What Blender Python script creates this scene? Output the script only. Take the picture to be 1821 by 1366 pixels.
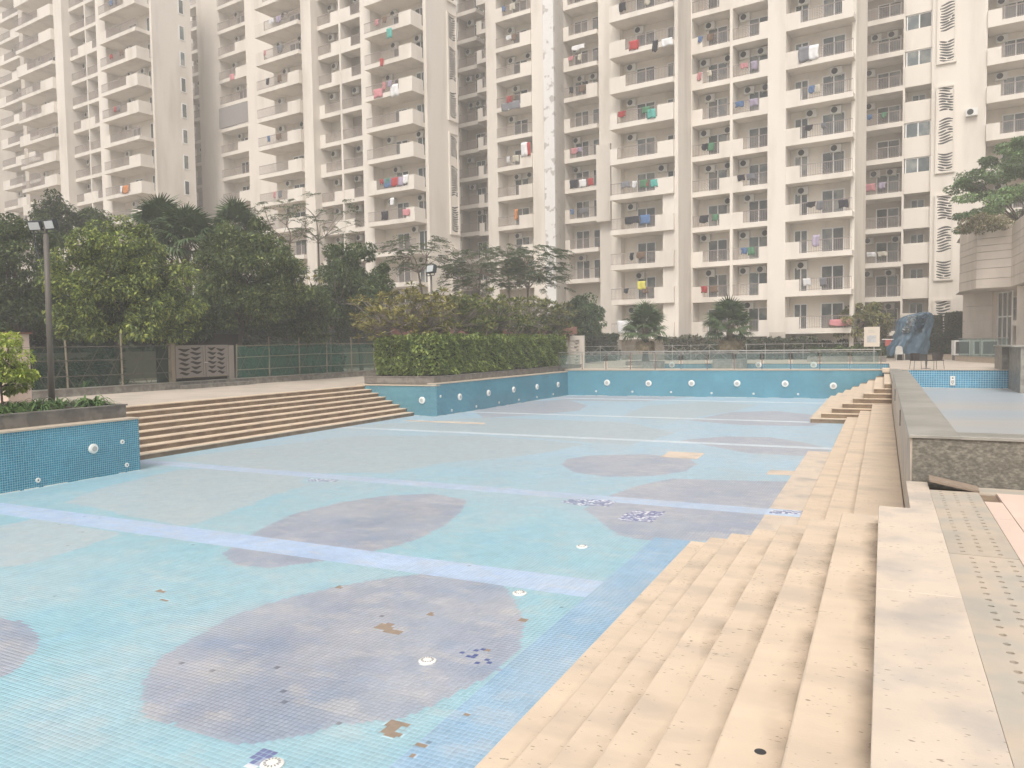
import bpy, bmesh, math, random
import numpy as np
from mathutils import Vector, Matrix
from mathutils.geometry import delaunay_2d_cdt
for o in list(bpy.data.objects):
    bpy.data.objects.remove(o)
random.seed(7)
rng = np.random.default_rng(7)
S = bpy.context.scene
COL = S.collection

# ------------------------------------------------------------------ camera
YAW, PITCH, ROLL, FPX, CH = 0.4553, 0.0520, -0.01424, 1351.2, 1.6
_f = np.array([-math.sin(YAW) * math.cos(PITCH), math.cos(YAW) * math.cos(PITCH), -math.sin(PITCH)])
_r0 = np.array([math.cos(YAW), math.sin(YAW), 0.0])
_u0 = np.cross(_r0, _f)
_r = _r0 * math.cos(ROLL) + _u0 * math.sin(ROLL)
_u = np.cross(_r, _f)
CAM = np.array([0, 0, CH])
cd = bpy.data.cameras.new("camera")
cam = bpy.data.objects.new("camera", cd)
COL.objects.link(cam)
cd.sensor_width = 36.0
cd.lens = FPX / 1821.0 * 36.0
cd.clip_start = 0.05
cd.clip_end = 3000
cam.matrix_world = Matrix(((_r[0], _u[0], -_f[0], 0), (_r[1], _u[1], -_f[1], 0), (_r[2], _u[2], -_f[2], CH), (0, 0, 0, 1)))
S.camera = cam

# ------------------------------------------------------------------ sky, sun, exposure
SUN_EL, SUN_AZ = math.radians(54), math.radians(166)      # azimuth clockwise from +Y
W = bpy.data.worlds.new("World")
S.world = W
W.use_nodes = True
nt = W.node_tree
sky = nt.nodes.new("ShaderNodeTexSky")
sky.sky_type = 'NISHITA'
sky.sun_disc = False
sky.sun_elevation = SUN_EL
sky.sun_rotation = SUN_AZ
sky.dust_density = 6.0
sky.air_density = 1.0
sky.ozone_density = 0.6
hz = nt.nodes.new("ShaderNodeHueSaturation")
hz.inputs['Saturation'].default_value = 0.35
nt.links.new(sky.outputs[0], hz.inputs['Color'])
bg = nt.nodes['Background']
nt.links.new(hz.outputs[0], bg.inputs['Color'])
bg.inputs['Strength'].default_value = 0.135
sd = bpy.data.lights.new("sun", 'SUN')
sun = bpy.data.objects.new("sun", sd)
COL.objects.link(sun)
sd.energy = 1.5
sd.angle = math.radians(30)
sd.color = (1.0, 0.95, 0.88)
_sv = Vector((math.sin(SUN_AZ) * math.cos(SUN_EL), math.cos(SUN_AZ) * math.cos(SUN_EL), math.sin(SUN_EL)))
sun.rotation_euler = _sv.to_track_quat('Z', 'Y').to_euler()
S.view_settings.view_transform = 'Standard'
S.view_settings.look = 'None'
S.view_settings.exposure = 0.36
S.view_settings.gamma = 1.0
S.view_settings.use_curve_mapping = False
S.render.engine = 'CYCLES'
S.cycles.max_bounces = 6
S.cycles.diffuse_bounces = 3
S.cycles.transparent_max_bounces = 12
S.cycles.volume_bounces = 1
S.cycles.use_denoising = True

# ------------------------------------------------------------------ placing: a sight line met with a real plane
def ray(x, y):
    return _f + _r * (x - 910.5) / FPX - _u * (y - 683.0) / FPX
def gz(x, y, z):
    d = ray(x, y); return CAM + d * ((z - CH) / d[2])
def gx(x, y, X):
    d = ray(x, y); return CAM + d * (X / d[0])
def gy(x, y, Y):
    d = ray(x, y); return CAM + d * (Y / d[1])
def at(x, y, D):
    d = ray(x, y); return CAM + d * (D / (d @ _f))
ZF = -1.36                                                     # floor of the main pool

# ------------------------------------------------------------------ object helpers
def tag(o, label=None, cat=None, group=None, kind=None):
    if label: o["label"] = label
    if cat: o["category"] = cat
    if group: o["group"] = group
    if kind: o["kind"] = kind
    return o
def empty(name, loc=(0, 0, 0), rz=0.0, label=None, cat=None, group=None, kind=None, parent=None):
    o = bpy.data.objects.new(name, None)
    COL.objects.link(o)
    o.location = loc
    o.rotation_euler = (0, 0, rz)
    o.empty_display_size = 0.2
    if parent: o.parent = parent
    return tag(o, label, cat, group, kind)
def link(name, me, parent=None, loc=(0, 0, 0), rot=(0, 0, 0), scale=None):
    o = bpy.data.objects.new(name, me)
    COL.objects.link(o)
    o.location = loc
    o.rotation_euler = rot
    if scale: o.scale = scale
    if parent: o.parent = parent
    return o
def copy_tree(o, parent=None):
    c = o.copy(); COL.objects.link(c); c.parent = parent
    for ch in list(o.children): copy_tree(ch, c)
    return c

class MB:
    """collects simple shapes and links them as one mesh"""
    def __init__(s): s.v = []; s.f = []
    def poly(s, pts):
        n = len(s.v); s.v += [tuple(p) for p in pts]; s.f.append(tuple(range(n, n + len(pts)))); return s
    def box(s, x0, x1, y0, y1, z0, z1):
        n = len(s.v)
        s.v += [(x0, y0, z0), (x1, y0, z0), (x1, y1, z0), (x0, y1, z0), (x0, y0, z1), (x1, y0, z1), (x1, y1, z1), (x0, y1, z1)]
        s.f += [(n, n + 3, n + 2, n + 1), (n + 4, n + 5, n + 6, n + 7), (n, n + 1, n + 5, n + 4), (n + 1, n + 2, n + 6, n + 5), (n + 2, n + 3, n + 7, n + 6), (n + 3, n, n + 4, n + 7)]
        return s
    def bar(s, a, b, w, h=None):
        """rectangular bar from a to b"""
        h = h or w
        a = Vector(a); b = Vector(b); d = (b - a).normalized()
        up = Vector((0, 0, 1)) if abs(d.z) < 0.95 else Vector((1, 0, 0))
        sx = d.cross(up).normalized() * (w / 2); sz = sx.cross(d).normalized() * (h / 2)
        n = len(s.v)
        for p in (a, b):
            for q in (-sx - sz, sx - sz, sx + sz, -sx + sz): s.v.append(tuple(p + q))
        s.f += [(n, n + 1, n + 2, n + 3), (n + 7, n + 6, n + 5, n + 4)] + [(n + i, n + 4 + i, n + 4 + (i + 1) % 4, n + (i + 1) % 4) for i in range(4)]
        return s
    def tube(s, pts, radii, sides=8, cap=True):
        pts = [Vector(p) for p in pts]
        n0 = len(s.v)
        for i, p in enumerate(pts):
            d = (pts[min(i + 1, len(pts) - 1)] - pts[max(i - 1, 0)]).normalized()
            up = Vector((0, 0, 1)) if abs(d.z) < 0.9 else Vector((1, 0, 0))
            a = d.cross(up).normalized(); b = d.cross(a)
            for k in range(sides):
                t = 2 * math.pi * k / sides
                s.v.append(tuple(p + (a * math.cos(t) + b * math.sin(t)) * radii[i]))
        for i in range(len(pts) - 1):
            for k in range(sides):
                q = n0 + i * sides
                s.f.append((q + k, q + (k + 1) % sides, q + sides + (k + 1) % sides, q + sides + k))
        if cap:
            s.f.append(tuple(n0 + k for k in range(sides)))
            s.f.append(tuple(n0 + (len(pts) - 1) * sides + k for k in reversed(range(sides))))
        return s
    def lathe(s, prof, c=(0, 0, 0), axis='Z', sides=20):
        """prof: list of (radius, height)"""
        n0 = len(s.v)
        for r, hgt in prof:
            for k in range(sides):
                t = 2 * math.pi * k / sides
                p = (r * math.cos(t), r * math.sin(t), hgt)
                if axis == 'X': p = (hgt, r * math.cos(t), r * math.sin(t))
                if axis == 'Y': p = (r * math.sin(t), hgt, r * math.cos(t))
                s.v.append((p[0] + c[0], p[1] + c[1], p[2] + c[2]))
        for i in range(len(prof) - 1):
            for k in range(sides):
                q = n0 + i * sides
                s.f.append((q + k, q + (k + 1) % sides, q + sides + (k + 1) % sides, q + sides + k))
        s.f.append(tuple(n0 + (len(prof) - 1) * sides + k for k in range(sides)))
        s.f.append(tuple(n0 + k for k in reversed(range(sides))))
        return s
    def plate(s, outline, holes, y0, y1, place):
        """flat plate with holes cut through it; outline and holes in (a, b); place(a, b, depth) -> xyz"""
        pts = []; edges = []; loops = [outline] + holes
        for L in loops:
            n = len(pts)
            pts += [Vector(p) for p in L]
            edges += [(n + i, n + (i + 1) % len(L)) for i in range(len(L))]
        vs, es, fs, *_ = delaunay_2d_cdt(pts, edges, [], 1, 1e-6)
        def inside(p, L):
            c = False
            for i in range(len(L)):
                (x1, y1_), (x2, y2_) = L[i], L[i - 1]
                if (y1_ > p[1]) != (y2_ > p[1]) and p[0] < (x2 - x1) * (p[1] - y1_) / (y2_ - y1_) + x1: c = not c
            return c
        keep = []
        for f in fs:
            cc = sum((vs[i] for i in f), Vector((0, 0))) / len(f)
            if inside(cc, outline) and not any(inside(cc, h) for h in holes): keep.append(f)
        n = len(s.v); m = len(vs)
        s.v += [place(v[0], v[1], y0) for v in vs] + [place(v[0], v[1], y1) for v in vs]
        cnt = {}
        for f in keep:
            s.f.append(tuple(n + i for i in f)); s.f.append(tuple(n + m + i for i in reversed(f)))
            for i in range(len(f)):
                e = (f[i], f[(i + 1) % len(f)]); k = tuple(sorted(e)); cnt.setdefault(k, []).append(e)
        for k, L in cnt.items():
            if len(L) == 1:
                a, b = L[0]; s.f.append((n + b, n + a, n + m + a, n + m + b))
        return s
    def mesh(s, name, mat=None, smooth=False):
        me = bpy.data.meshes.new(name)
        me.from_pydata(s.v, [], s.f)
        me.update()
        bm = bmesh.new(); bm.from_mesh(me); bmesh.ops.recalc_face_normals(bm, faces=bm.faces); bm.to_mesh(me); bm.free()
        if smooth: me.polygons.foreach_set("use_smooth", [True] * len(me.polygons))
        if mat: me.materials.append(mat)
        return me
    def build(s, name, mat=None, parent=None, loc=(0, 0, 0), rz=0.0, smooth=False, bevel=0):
        o = link(name, s.mesh(name, mat, smooth), parent, loc, (0, 0, rz))
        if bevel:
            m = o.modifiers.new("bevel", 'BEVEL'); m.width = bevel; m.segments = 2; m.limit_method = 'ANGLE'
        return o

# ------------------------------------------------------------------ materials
MATS = {}
def mat(name, col, rough=0.7, *A_, pits=None, **K_):
    m = mat0(name, col, rough, *A_, **K_)
    if pits:
        n, l = m.node_tree.nodes, m.node_tree.links
        b = n['Principled BSDF']; src = b.inputs['Base Color'].links[0].from_socket
        geo = n.new('ShaderNodeNewGeometry'); mp = n.new('ShaderNodeMapping'); mp.inputs['Scale'].default_value = (0.6, 1.5, 1); l.new(geo.outputs['Position'], mp.inputs['Vector'])
        t = n.new('ShaderNodeTexNoise'); t.inputs['Scale'].default_value = 34; t.inputs['Detail'].default_value = 1.5; l.new(mp.outputs[0], t.inputs['Vector'])
        t2 = n.new('ShaderNodeTexNoise'); t2.inputs['Scale'].default_value = 1.6; l.new(mp.outputs[0], t2.inputs['Vector'])
        ad = n.new('ShaderNodeMath'); ad.operation = 'MULTIPLY_ADD'; ad.inputs[1].default_value = 0.25; l.new(t2.outputs['Fac'], ad.inputs[0]); l.new(t.outputs['Fac'], ad.inputs[2])
        mr = n.new('ShaderNodeMapRange'); mr.inputs[1].default_value = pits; mr.inputs[2].default_value = pits + 0.03; mr.inputs[4].default_value = 0.85; l.new(ad.outputs[0], mr.inputs[0])
        mx = n.new('ShaderNodeMix'); mx.data_type = 'RGBA'; l.new(mr.outputs[0], mx.inputs[0]); l.new(src, mx.inputs[6]); mx.inputs[7].default_value = (0.26, 0.20, 0.14, 1)
        l.new(mx.outputs[2], b.inputs['Base Color'])
    return m
def mat0(name, col, rough=0.7, var=0.08, scale=3.0, col2=None, fac2=0.0, scale2=0.8, bump=0.0, bscale=40.0, spec=0.3, metal=0.0, objvar=0.0, stretch=None, thresh=(0.45, 0.6), attr=None):
    """plain procedural surface: base colour, fine variation, a second (stain) colour in blotches, relief"""
    m = bpy.data.materials.new(name); MATS[name] = m
    m.use_nodes = True
    n, l = m.node_tree.nodes, m.node_tree.links
    b = n['Principled BSDF']
    b.inputs['Roughness'].default_value = rough
    b.inputs['Specular IOR Level'].default_value = spec
    b.inputs['Metallic'].default_value = metal
    geo = n.new('ShaderNodeNewGeometry')
    vec = geo.outputs['Position']
    if stretch:
        mp = n.new('ShaderNodeMapping'); mp.inputs['Scale'].default_value = stretch; l.new(vec, mp.inputs['Vector']); vec = mp.outputs[0]
    def noise(sc, det=5):
        t = n.new('ShaderNodeTexNoise'); t.inputs['Scale'].default_value = sc; t.inputs['Detail'].default_value = det
        l.new(vec, t.inputs['Vector']); return t.outputs['Fac']
    if attr:
        a = n.new('ShaderNodeAttribute'); a.attribute_name = attr; cur = a.outputs['Color']
        if attr == 'OBJECT':
            a2 = n.new('ShaderNodeObjectInfo'); cur = a2.outputs['Color']
    else:
        rgb = n.new('ShaderNodeRGB'); rgb.outputs[0].default_value = (*col, 1); cur = rgb.outputs[0]
    if col2 is not None:
        mr = n.new('ShaderNodeMapRange'); mr.inputs[1].default_value = thresh[0]; mr.inputs[2].default_value = thresh[1]
        mr.inputs[4].default_value = fac2
        l.new(noise(scale2, 6), mr.inputs[0])
        mx = n.new('ShaderNodeMix'); mx.data_type = 'RGBA'; l.new(mr.outputs[0], mx.inputs[0]); l.new(cur, mx.inputs[6]); mx.inputs[7].default_value = (*col2, 1)
        cur = mx.outputs[2]
    if var or objvar:
        mr = n.new('ShaderNodeMapRange'); mr.inputs[3].default_value = 1 - var * 2; mr.inputs[4].default_value = 1 + var * 2
        l.new(noise(scale), mr.inputs[0])
        val = mr.outputs[0]
        if objvar:
            oi = n.new('ShaderNodeObjectInfo'); m2 = n.new('ShaderNodeMapRange'); m2.inputs[3].default_value = 1 - objvar; m2.inputs[4].default_value = 1 + objvar
            l.new(oi.outputs['Random'], m2.inputs[0]); mm = n.new('ShaderNodeMath'); mm.operation = 'MULTIPLY'; l.new(val, mm.inputs[0]); l.new(m2.outputs[0], mm.inputs[1]); val = mm.outputs[0]
        vm = n.new('ShaderNodeVectorMath'); vm.operation = 'SCALE'; l.new(cur, vm.inputs[0]); l.new(val, vm.inputs['Scale']); cur = vm.outputs[0]
    l.new(cur, b.inputs['Base Color'])
    if bump:
        bp = n.new('ShaderNodeBump'); bp.inputs['Strength'].default_value = bump; bp.inputs['Distance'].default_value = 0.01
        l.new(noise(bscale, 4), bp.inputs['Height']); l.new(bp.outputs[0], b.inputs['Normal'])
    return m
def leafmat(name, tint=(1, 1, 1), transl=0.3):
    m = bpy.data.materials.new(name); MATS[name] = m
    m.use_nodes = True
    n, l = m.node_tree.nodes, m.node_tree.links
    b = n['Principled BSDF']; b.inputs['Roughness'].default_value = 0.5; b.inputs['Specular IOR Level'].default_value = 0.35
    a = n.new('ShaderNodeAttribute'); a.attribute_name = 'Col'
    l.new(a.outputs['Color'], b.inputs['Base Color'])
    t = n.new('ShaderNodeBsdfTranslucent'); l.new(a.outputs['Color'], t.inputs['Color'])
    mx = n.new('ShaderNodeMixShader'); mx.inputs[0].default_value = transl
    l.new(b.outputs[0], mx.inputs[1]); l.new(t.outputs[0], mx.inputs[2]); l.new(mx.outputs[0], n['Material Output'].inputs['Surface'])
    return m
def glassmat(name, col, alpha, rough=0.05):
    """thin sheet of tinted glass: part see-through, part mirror"""
    m = bpy.data.materials.new(name); MATS[name] = m
    m.use_nodes = True
    n, l = m.node_tree.nodes, m.node_tree.links
    b = n['Principled BSDF']; b.inputs['Base Color'].default_value = (*col, 1); b.inputs['Roughness'].default_value = rough; b.inputs['Specular IOR Level'].default_value = 0.5
    t = n.new('ShaderNodeBsdfTransparent'); t.inputs['Color'].default_value = (0.86, 0.93, 0.9, 1)
    mx = n.new('ShaderNodeMixShader'); mx.inputs[0].default_value = alpha
    l.new(t.outputs[0], mx.inputs[1]); l.new(b.outputs[0], mx.inputs[2]); l.new(mx.outputs[0], n['Material Output'].inputs['Surface'])
    return m

PAINT = mat('cream_paint', (0.755, 0.695, 0.62), 0.85, 0.03, 0.6, (0.50, 0.44, 0.375), 0.6, 0.5, stretch=(1, 1, 0.18), thresh=(0.5, 0.72))
PAINT_IN = mat('cream_paint_recess', (0.78, 0.72, 0.63), 0.85, 0.03, 0.8, (0.46, 0.40, 0.33), 0.5, 0.5, stretch=(1, 1, 0.4), thresh=(0.5, 0.75))
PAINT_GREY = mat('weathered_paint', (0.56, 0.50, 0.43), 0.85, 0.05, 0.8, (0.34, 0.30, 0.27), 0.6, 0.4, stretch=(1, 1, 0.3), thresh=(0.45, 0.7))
WHITE = mat('white_frame', (0.84, 0.83, 0.80), 0.5, 0.03, 5)
PANE = mat('dark_pane', (0.085, 0.105, 0.11), 0.12, 0.25, 0.7, (0.22, 0.22, 0.20), 0.8, 0.9, spec=0.6, objvar=0.55)
RAILM = mat('painted_rail', (0.34, 0.28, 0.26), 0.5, 0.05, 3)
ACM = mat('ac_casing', (0.74, 0.73, 0.69), 0.55, 0.05, 3)
DARK = mat('dark_grille', (0.05, 0.05, 0.05), 0.6, 0.1, 5)
TRAV = mat('travertine', (0.66, 0.535, 0.405), 0.6, 0.07, 2.6, (0.46, 0.38, 0.31), 0.55, 1.7, pits=0.822, bump=0.15, bscale=60, objvar=0.02, stretch=(0.6, 1.3, 1), thresh=(0.5, 0.68))
TRAV_P = mat('travertine_pink', (0.63, 0.53, 0.43), 0.6, 0.08, 2.4, (0.41, 0.375, 0.34), 0.75, 1.6, pits=0.822, bump=0.15, bscale=60, objvar=0.03, thresh=(0.5, 0.68))
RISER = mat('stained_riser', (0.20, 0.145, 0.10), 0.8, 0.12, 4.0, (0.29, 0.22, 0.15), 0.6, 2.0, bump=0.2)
GRAN = mat('grey_granite', (0.20, 0.185, 0.165), 0.45, 0.14, 6.0, (0.33, 0.31, 0.27), 0.7, 3.0, bump=0.1, thresh=(0.42, 0.62))
GRAN_F = mat('weathered_granite', (0.155, 0.145, 0.12), 0.6, 0.3, 30.0, (0.29, 0.27, 0.225), 0.6, 15.0, bump=0.3, bscale=25, stretch=(1, 1, 1.6), thresh=(0.42, 0.68))
GRAN_C = mat('cap_granite', (0.27, 0.26, 0.23), 0.28, 0.1, 5.0, (0.42, 0.40, 0.36), 0.6, 1.2, spec=0.5)
COPING = mat('stone_coping', (0.50, 0.42, 0.33), 0.7, 0.1, 5)
DECK = mat('deck_stone', (0.50, 0.43, 0.36), 0.75, 0.06, 1.5, (0.40, 0.35, 0.30), 0.5, 0.6, objvar=0.04)
GROUND = mat('ground_soil', (0.16, 0.13, 0.09), 0.9, 0.2, 2)
SLAB = mat('drain_slab', (0.52, 0.435, 0.345), 0.65, 0.06, 3.0, (0.40, 0.375, 0.325), 0.8, 2.2, bump=0.1, objvar=0.05, thresh=(0.4, 0.6))
PINK = mat('pink_paver', (0.68, 0.53, 0.44), 0.7, 0.05, 2.0, objvar=0.04)
CEMENT = mat('cement_bed', (0.30, 0.235, 0.18), 0.9, 0.15, 15)
BARK = mat('bark', (0.12, 0.095, 0.07), 0.9, 0.2, 9, bump=0.5, bscale=30)
BARK_L = mat('pale_bark', (0.26, 0.22, 0.18), 0.9, 0.15, 9)
POLE = mat('pole_paint', (0.13, 0.115, 0.10), 0.5, 0.06, 5)
STEEL = mat('steel_tube', (0.55, 0.53, 0.50), 0.3, 0.03, 5, metal=0.7)
RUST = mat('rail_post', (0.17, 0.15, 0.14), 0.5, 0.08, 5)
BAMBOO = mat('bamboo', (0.25, 0.21, 0.155), 0.7, 0.12, 5)
LIGHTW = mat('white_plastic', (0.78, 0.77, 0.73), 0.4, 0.03, 8)
LENS = mat('lamp_lens', (0.45, 0.45, 0.44), 0.2, 0.03, 8)
GATEM = mat('gate_paint', (0.26, 0.23, 0.205), 0.5, 0.04, 3)
BRICK = mat('red_fascia', (0.22, 0.11, 0.085), 0.8, 0.15, 4)
SOIL = mat('planter_soil', (0.08, 0.06, 0.045), 0.95, 0.2, 12)
LEAF = leafmat('leaf')
LEAF_P = leafmat('palm_leaf', transl=0.2)
GLASS = glassmat('rail_glass', (0.25, 0.32, 0.31), 0.30)
NET = glassmat('green_net', (0.03, 0.15, 0.105), 0.62, 0.8)
TILEW = None

# ------------------------------------------------------------------ numpy mesh helpers
def np_mesh(name, verts, quads, mat=None, col=None, smooth=False):
    me = bpy.data.meshes.new(name)
    n, m = len(verts), len(quads)
    me.vertices.add(n); me.vertices.foreach_set('co', np.ascontiguousarray(verts, dtype=np.float32).ravel())
    me.loops.add(4 * m); me.loops.foreach_set('vertex_index', np.ascontiguousarray(quads, dtype=np.int32).ravel())
    me.polygons.add(m); me.polygons.foreach_set('loop_start', np.arange(m, dtype=np.int32) * 4)
    if smooth: me.polygons.foreach_set('use_smooth', np.ones(m, dtype=bool))
    me.update(calc_edges=True)
    if col is not None:
        ca = me.color_attributes.new('Col', 'FLOAT_COLOR', 'POINT')
        rgba = np.ones((n, 4), dtype=np.float32); rgba[:, :3] = col
        ca.data.foreach_set('color', rgba.ravel())
    if mat: me.materials.append(mat)
    return me
def vnoise(x, y, sc, seed=0):
    r = np.random.default_rng(seed).random((97, 97))
    x = np.asarray(x) * sc + 1000.3; y = np.asarray(y) * sc + 1000.7
    xi, yi = np.floor(x).astype(int), np.floor(y).astype(int)
    fx, fy = x - xi, y - yi
    fx = fx * fx * (3 - 2 * fx); fy = fy * fy * (3 - 2 * fy)
    g = lambda i, j: r[(xi + i) % 97, (yi + j) % 97]
    return (g(0, 0) * (1 - fx) + g(1, 0) * fx) * (1 - fy) + (g(0, 1) * (1 - fx) + g(1, 1) * fx) * fy
def fbm(x, y, sc, seed=0):
    return sum(vnoise(x, y, sc * 2 ** i, seed + i) * 0.5 ** i for i in range(4)) / 1.875
def in_poly(X, Y, P):
    c = np.zeros(X.shape, bool)
    for i in range(len(P)):
        (x1, y1), (x2, y2) = P[i], P[i - 1]
        if y1 == y2: continue
        c ^= ((y1 > Y) != (y2 > Y)) & (X < (x2 - x1) * (Y - y1) / (y2 - y1) + x1)
    return c
def tiles(centres, a, b, nn, half, thick, col, sides):
    """square mosaic tiles as real pieces: centres (n,3), in-plane axes a, b, normal nn"""
    n = len(centres)
    a, b, nn = np.array(a, float), np.array(b, float), np.array(nn, float)
    k = np.array([[-1, -1], [1, -1], [1, 1], [-1, 1]]) * half
    off = k[:, :1] * a + k[:, 1:] * b
    top = centres[:, None] + off[None] + nn * thick
    if not sides:
        return top.reshape(-1, 3), np.arange(4 * n).reshape(n, 4), np.repeat(col, 4, axis=0)
    bot = centres[:, None] + off[None] * 1.02
    v = np.concatenate([top, bot], axis=1).reshape(-1, 3)
    base = (np.arange(n) * 8)[:, None]
    q = [base + np.array([0, 1, 2, 3])]
    for i in range(4):
        j = (i + 1) % 4
        q.append(base + np.array([4 + i, 4 + j, j, i]))
    return v, np.concatenate(q), np.repeat(col, 8, axis=0)

# ------------------------------------------------------------------ ground and decks
def sheet(name, x0, x1, y0, y1, z, m, z0=None):
    o = MB().box(x0, x1, y0, y1, z0 if z0 is not None else z - 0.3, z).build(name, m)
    return tag(o, kind='structure')
tag(sheet('ground', -300, 300, -200, 400, -2.0, GROUND, -2.3), 'bare ground below the pool and garden')
tag(sheet('garden_ground', -120, -27.3, 0, 140, -0.02, GROUND, -1.9), 'dark garden soil behind the kerb')
tag(sheet('courtyard_ground', -27.3, 90, 66, 140, -0.03, GROUND, -1.9), 'ground at the foot of the apartment blocks')
deckl = sheet('left_deck', -27.3, -20.835, 1.0, 27.1, -0.1, DECK, -1.9)
tag(deckl, 'beige stone deck above the long left steps')
tag(sheet('left_back_deck', -27.3, -20.9, 27.1, 66, -0.1, DECK, -1.9), 'beige deck beyond the clipped hedge planter')
fd = MB()
fd.box(-20.9, -14.2, 45.4, 66, -1.9, 0.1).box(-14.2, 30, 53.0, 66, -1.9, 0.1).box(-16.95, 0.3, 41.75, 43.0, -1.9, 0.098).box(0.3, 30, 41.45, 53.0, -1.9, 0.1).box(-20.9, -14.2, 43.0, 45.4, -1.9, 0.1).box(-14.2, 0.3, 43.0, 53.0, -1.9, -0.75)
tag(fd.build('far_deck', DECK), 'pale deck across the far end of the pool', kind='structure')
tag(sheet('right_deck', 1.06, 12, -2, 9.58, -0.03, PINK, -1.9), 'pink paved deck on the right')

# ------------------------------------------------------------------ main pool floor: mosaic
def W2(pts): return [tuple(gz(x, y, ZF)[:2]) for x, y in pts]
LILAC = [W2(p) for p in (
    [(254, 1213), (254, 1275), (308, 1287), (385, 1314), (404, 1321), (454, 1323), (539, 1308), (600, 1289), (623, 1288), (715, 1277), (755, 1261), (807, 1234), (884, 1194), (924, 1157), (933, 1107), (915, 1068), (897, 1043), (807, 1024), (746, 1021), (669, 1031), (601, 1043), (500, 1066), (416, 1094), (320, 1148), (277, 1175), (266, 1198)],
    [(395, 985), (465, 940), (520, 915), (600, 895), (680, 882), (770, 878), (830, 890), (820, 910), (790, 935), (740, 960), (690, 975), (580, 997), (480, 1010), (420, 1005)],
    [(-60, 1095), (0, 1100), (40, 1105), (65, 1125), (70, 1145), (55, 1165), (30, 1190), (0, 1205), (-60, 1215)],
    [(1037, 905), (1058, 919), (1079, 937), (1102, 952), (1140, 960), (1260, 962), (1345, 950), (1420, 870), (1425, 857), (1286, 854), (1197, 851), (1138, 863), (1093, 878)],
    [(998, 826), (1010, 816), (1050, 810), (1150, 808), (1225, 815), (1240, 826), (1220, 838), (1160, 847), (1080, 848), (1020, 840)],
    [(840, 730), (930, 714), (1010, 711), (1045, 721), (1030, 730), (950, 738), (860, 743)],
    [(1225, 748), (1300, 733), (1380, 731), (1440, 737), (1480, 748), (1440, 758), (1320, 756)],
    [(1210, 783), (1290, 776), (1370, 778), (1430, 787), (1480, 799), (1450, 812), (1330, 806)],
    [(960, 707), (1060, 703), (1230, 706), (1150, 714), (1030, 713)])]
SAGE = [W2(p) for p in (
    [(118, 892), (200, 862), (320, 836), (460, 828), (545, 842), (540, 862), (480, 885), (400, 915), (330, 935), (220, 915)],
    [(-80, 950), (60, 922), (215, 946), (150, 975), (60, 1000), (-80, 1020)],
    [(300, 817), (420, 800), (640, 775), (860, 775), (1040, 790), (960, 808), (800, 822), (700, 840), (560, 842), (420, 830)],
    [(640, 757), (860, 742), (1120, 752), (1200, 770), (1120, 792), (900, 775)],
    [(1100, 742), (1150, 722), (1260, 714), (1350, 720), (1300, 732), (1200, 748)])]
LANES = [(8.22, 8.84, 0.40, 0.51, 0.68), (13.42, 13.92, 0.42, 0.51, 0.64), (22.1, 22.5, 0.58, 0.65, 0.70), (29.1, 29.5, 0.62, 0.69, 0.73), (38.1, 38.6, 0.64, 0.70, 0.74)]
MOS = [W2(p) for p in ([(995, 893), (1015, 888), (1080, 889), (1098, 893), (1085, 901), (1030, 899)], [(1098, 922), (1125, 908), (1185, 910), (1160, 929), (1110, 926)], [(1366, 913), (1372, 907), (1430, 909), (1428, 915)], [(425, 1366), (468, 1333), (496, 1340), (470, 1366)], [(600, 853), (605, 857), (545, 856), (550, 851)])]
SPECK = W2([(805, 1172), (815, 1160), (850, 1150), (880, 1158), (872, 1182), (830, 1180)])
HOLES = [W2(p) for p in ([(660, 1116), (672, 1112), (690, 1108), (702, 1110), (698, 1120), (718, 1124), (708, 1130), (688, 1126), (676, 1120)], [(759, 1094), (764, 1089), (774, 1089), (770, 1095)], [(917, 1105), (924, 1099), (938, 1101), (934, 1107)], [(672, 1302), (694, 1281), (728, 1287), (722, 1293), (708, 1292), (700, 1300), (716, 1306), (708, 1313), (690, 1310)], [(733, 1326), (742, 1320), (762, 1325), (752, 1332)], [(724, 1344), (731, 1339), (741, 1342), (734, 1348)], [(822, 1272), (828, 1268), (836, 1270), (832, 1275)], [(278, 1053), (284, 1048), (296, 1051), (290, 1055)], [(282, 1068), (288, 1065), (303, 1068), (296, 1071)], [(858, 1157), (864, 1153), (876, 1156), (868, 1160)], [(595, 1044), (604, 1041), (610, 1044), (602, 1047)])]
BEIGE = [W2(p) for p in ([(1175, 813), (1190, 803), (1254, 806), (1240, 817)], [(1362, 844), (1369, 836), (1420, 838), (1414, 846)], [(718, 749), (724, 747), (864, 752), (860, 755)])]
COVERS = [(924, 1056), (760, 1177), (484, 1361), (1035, 973)]
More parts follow.
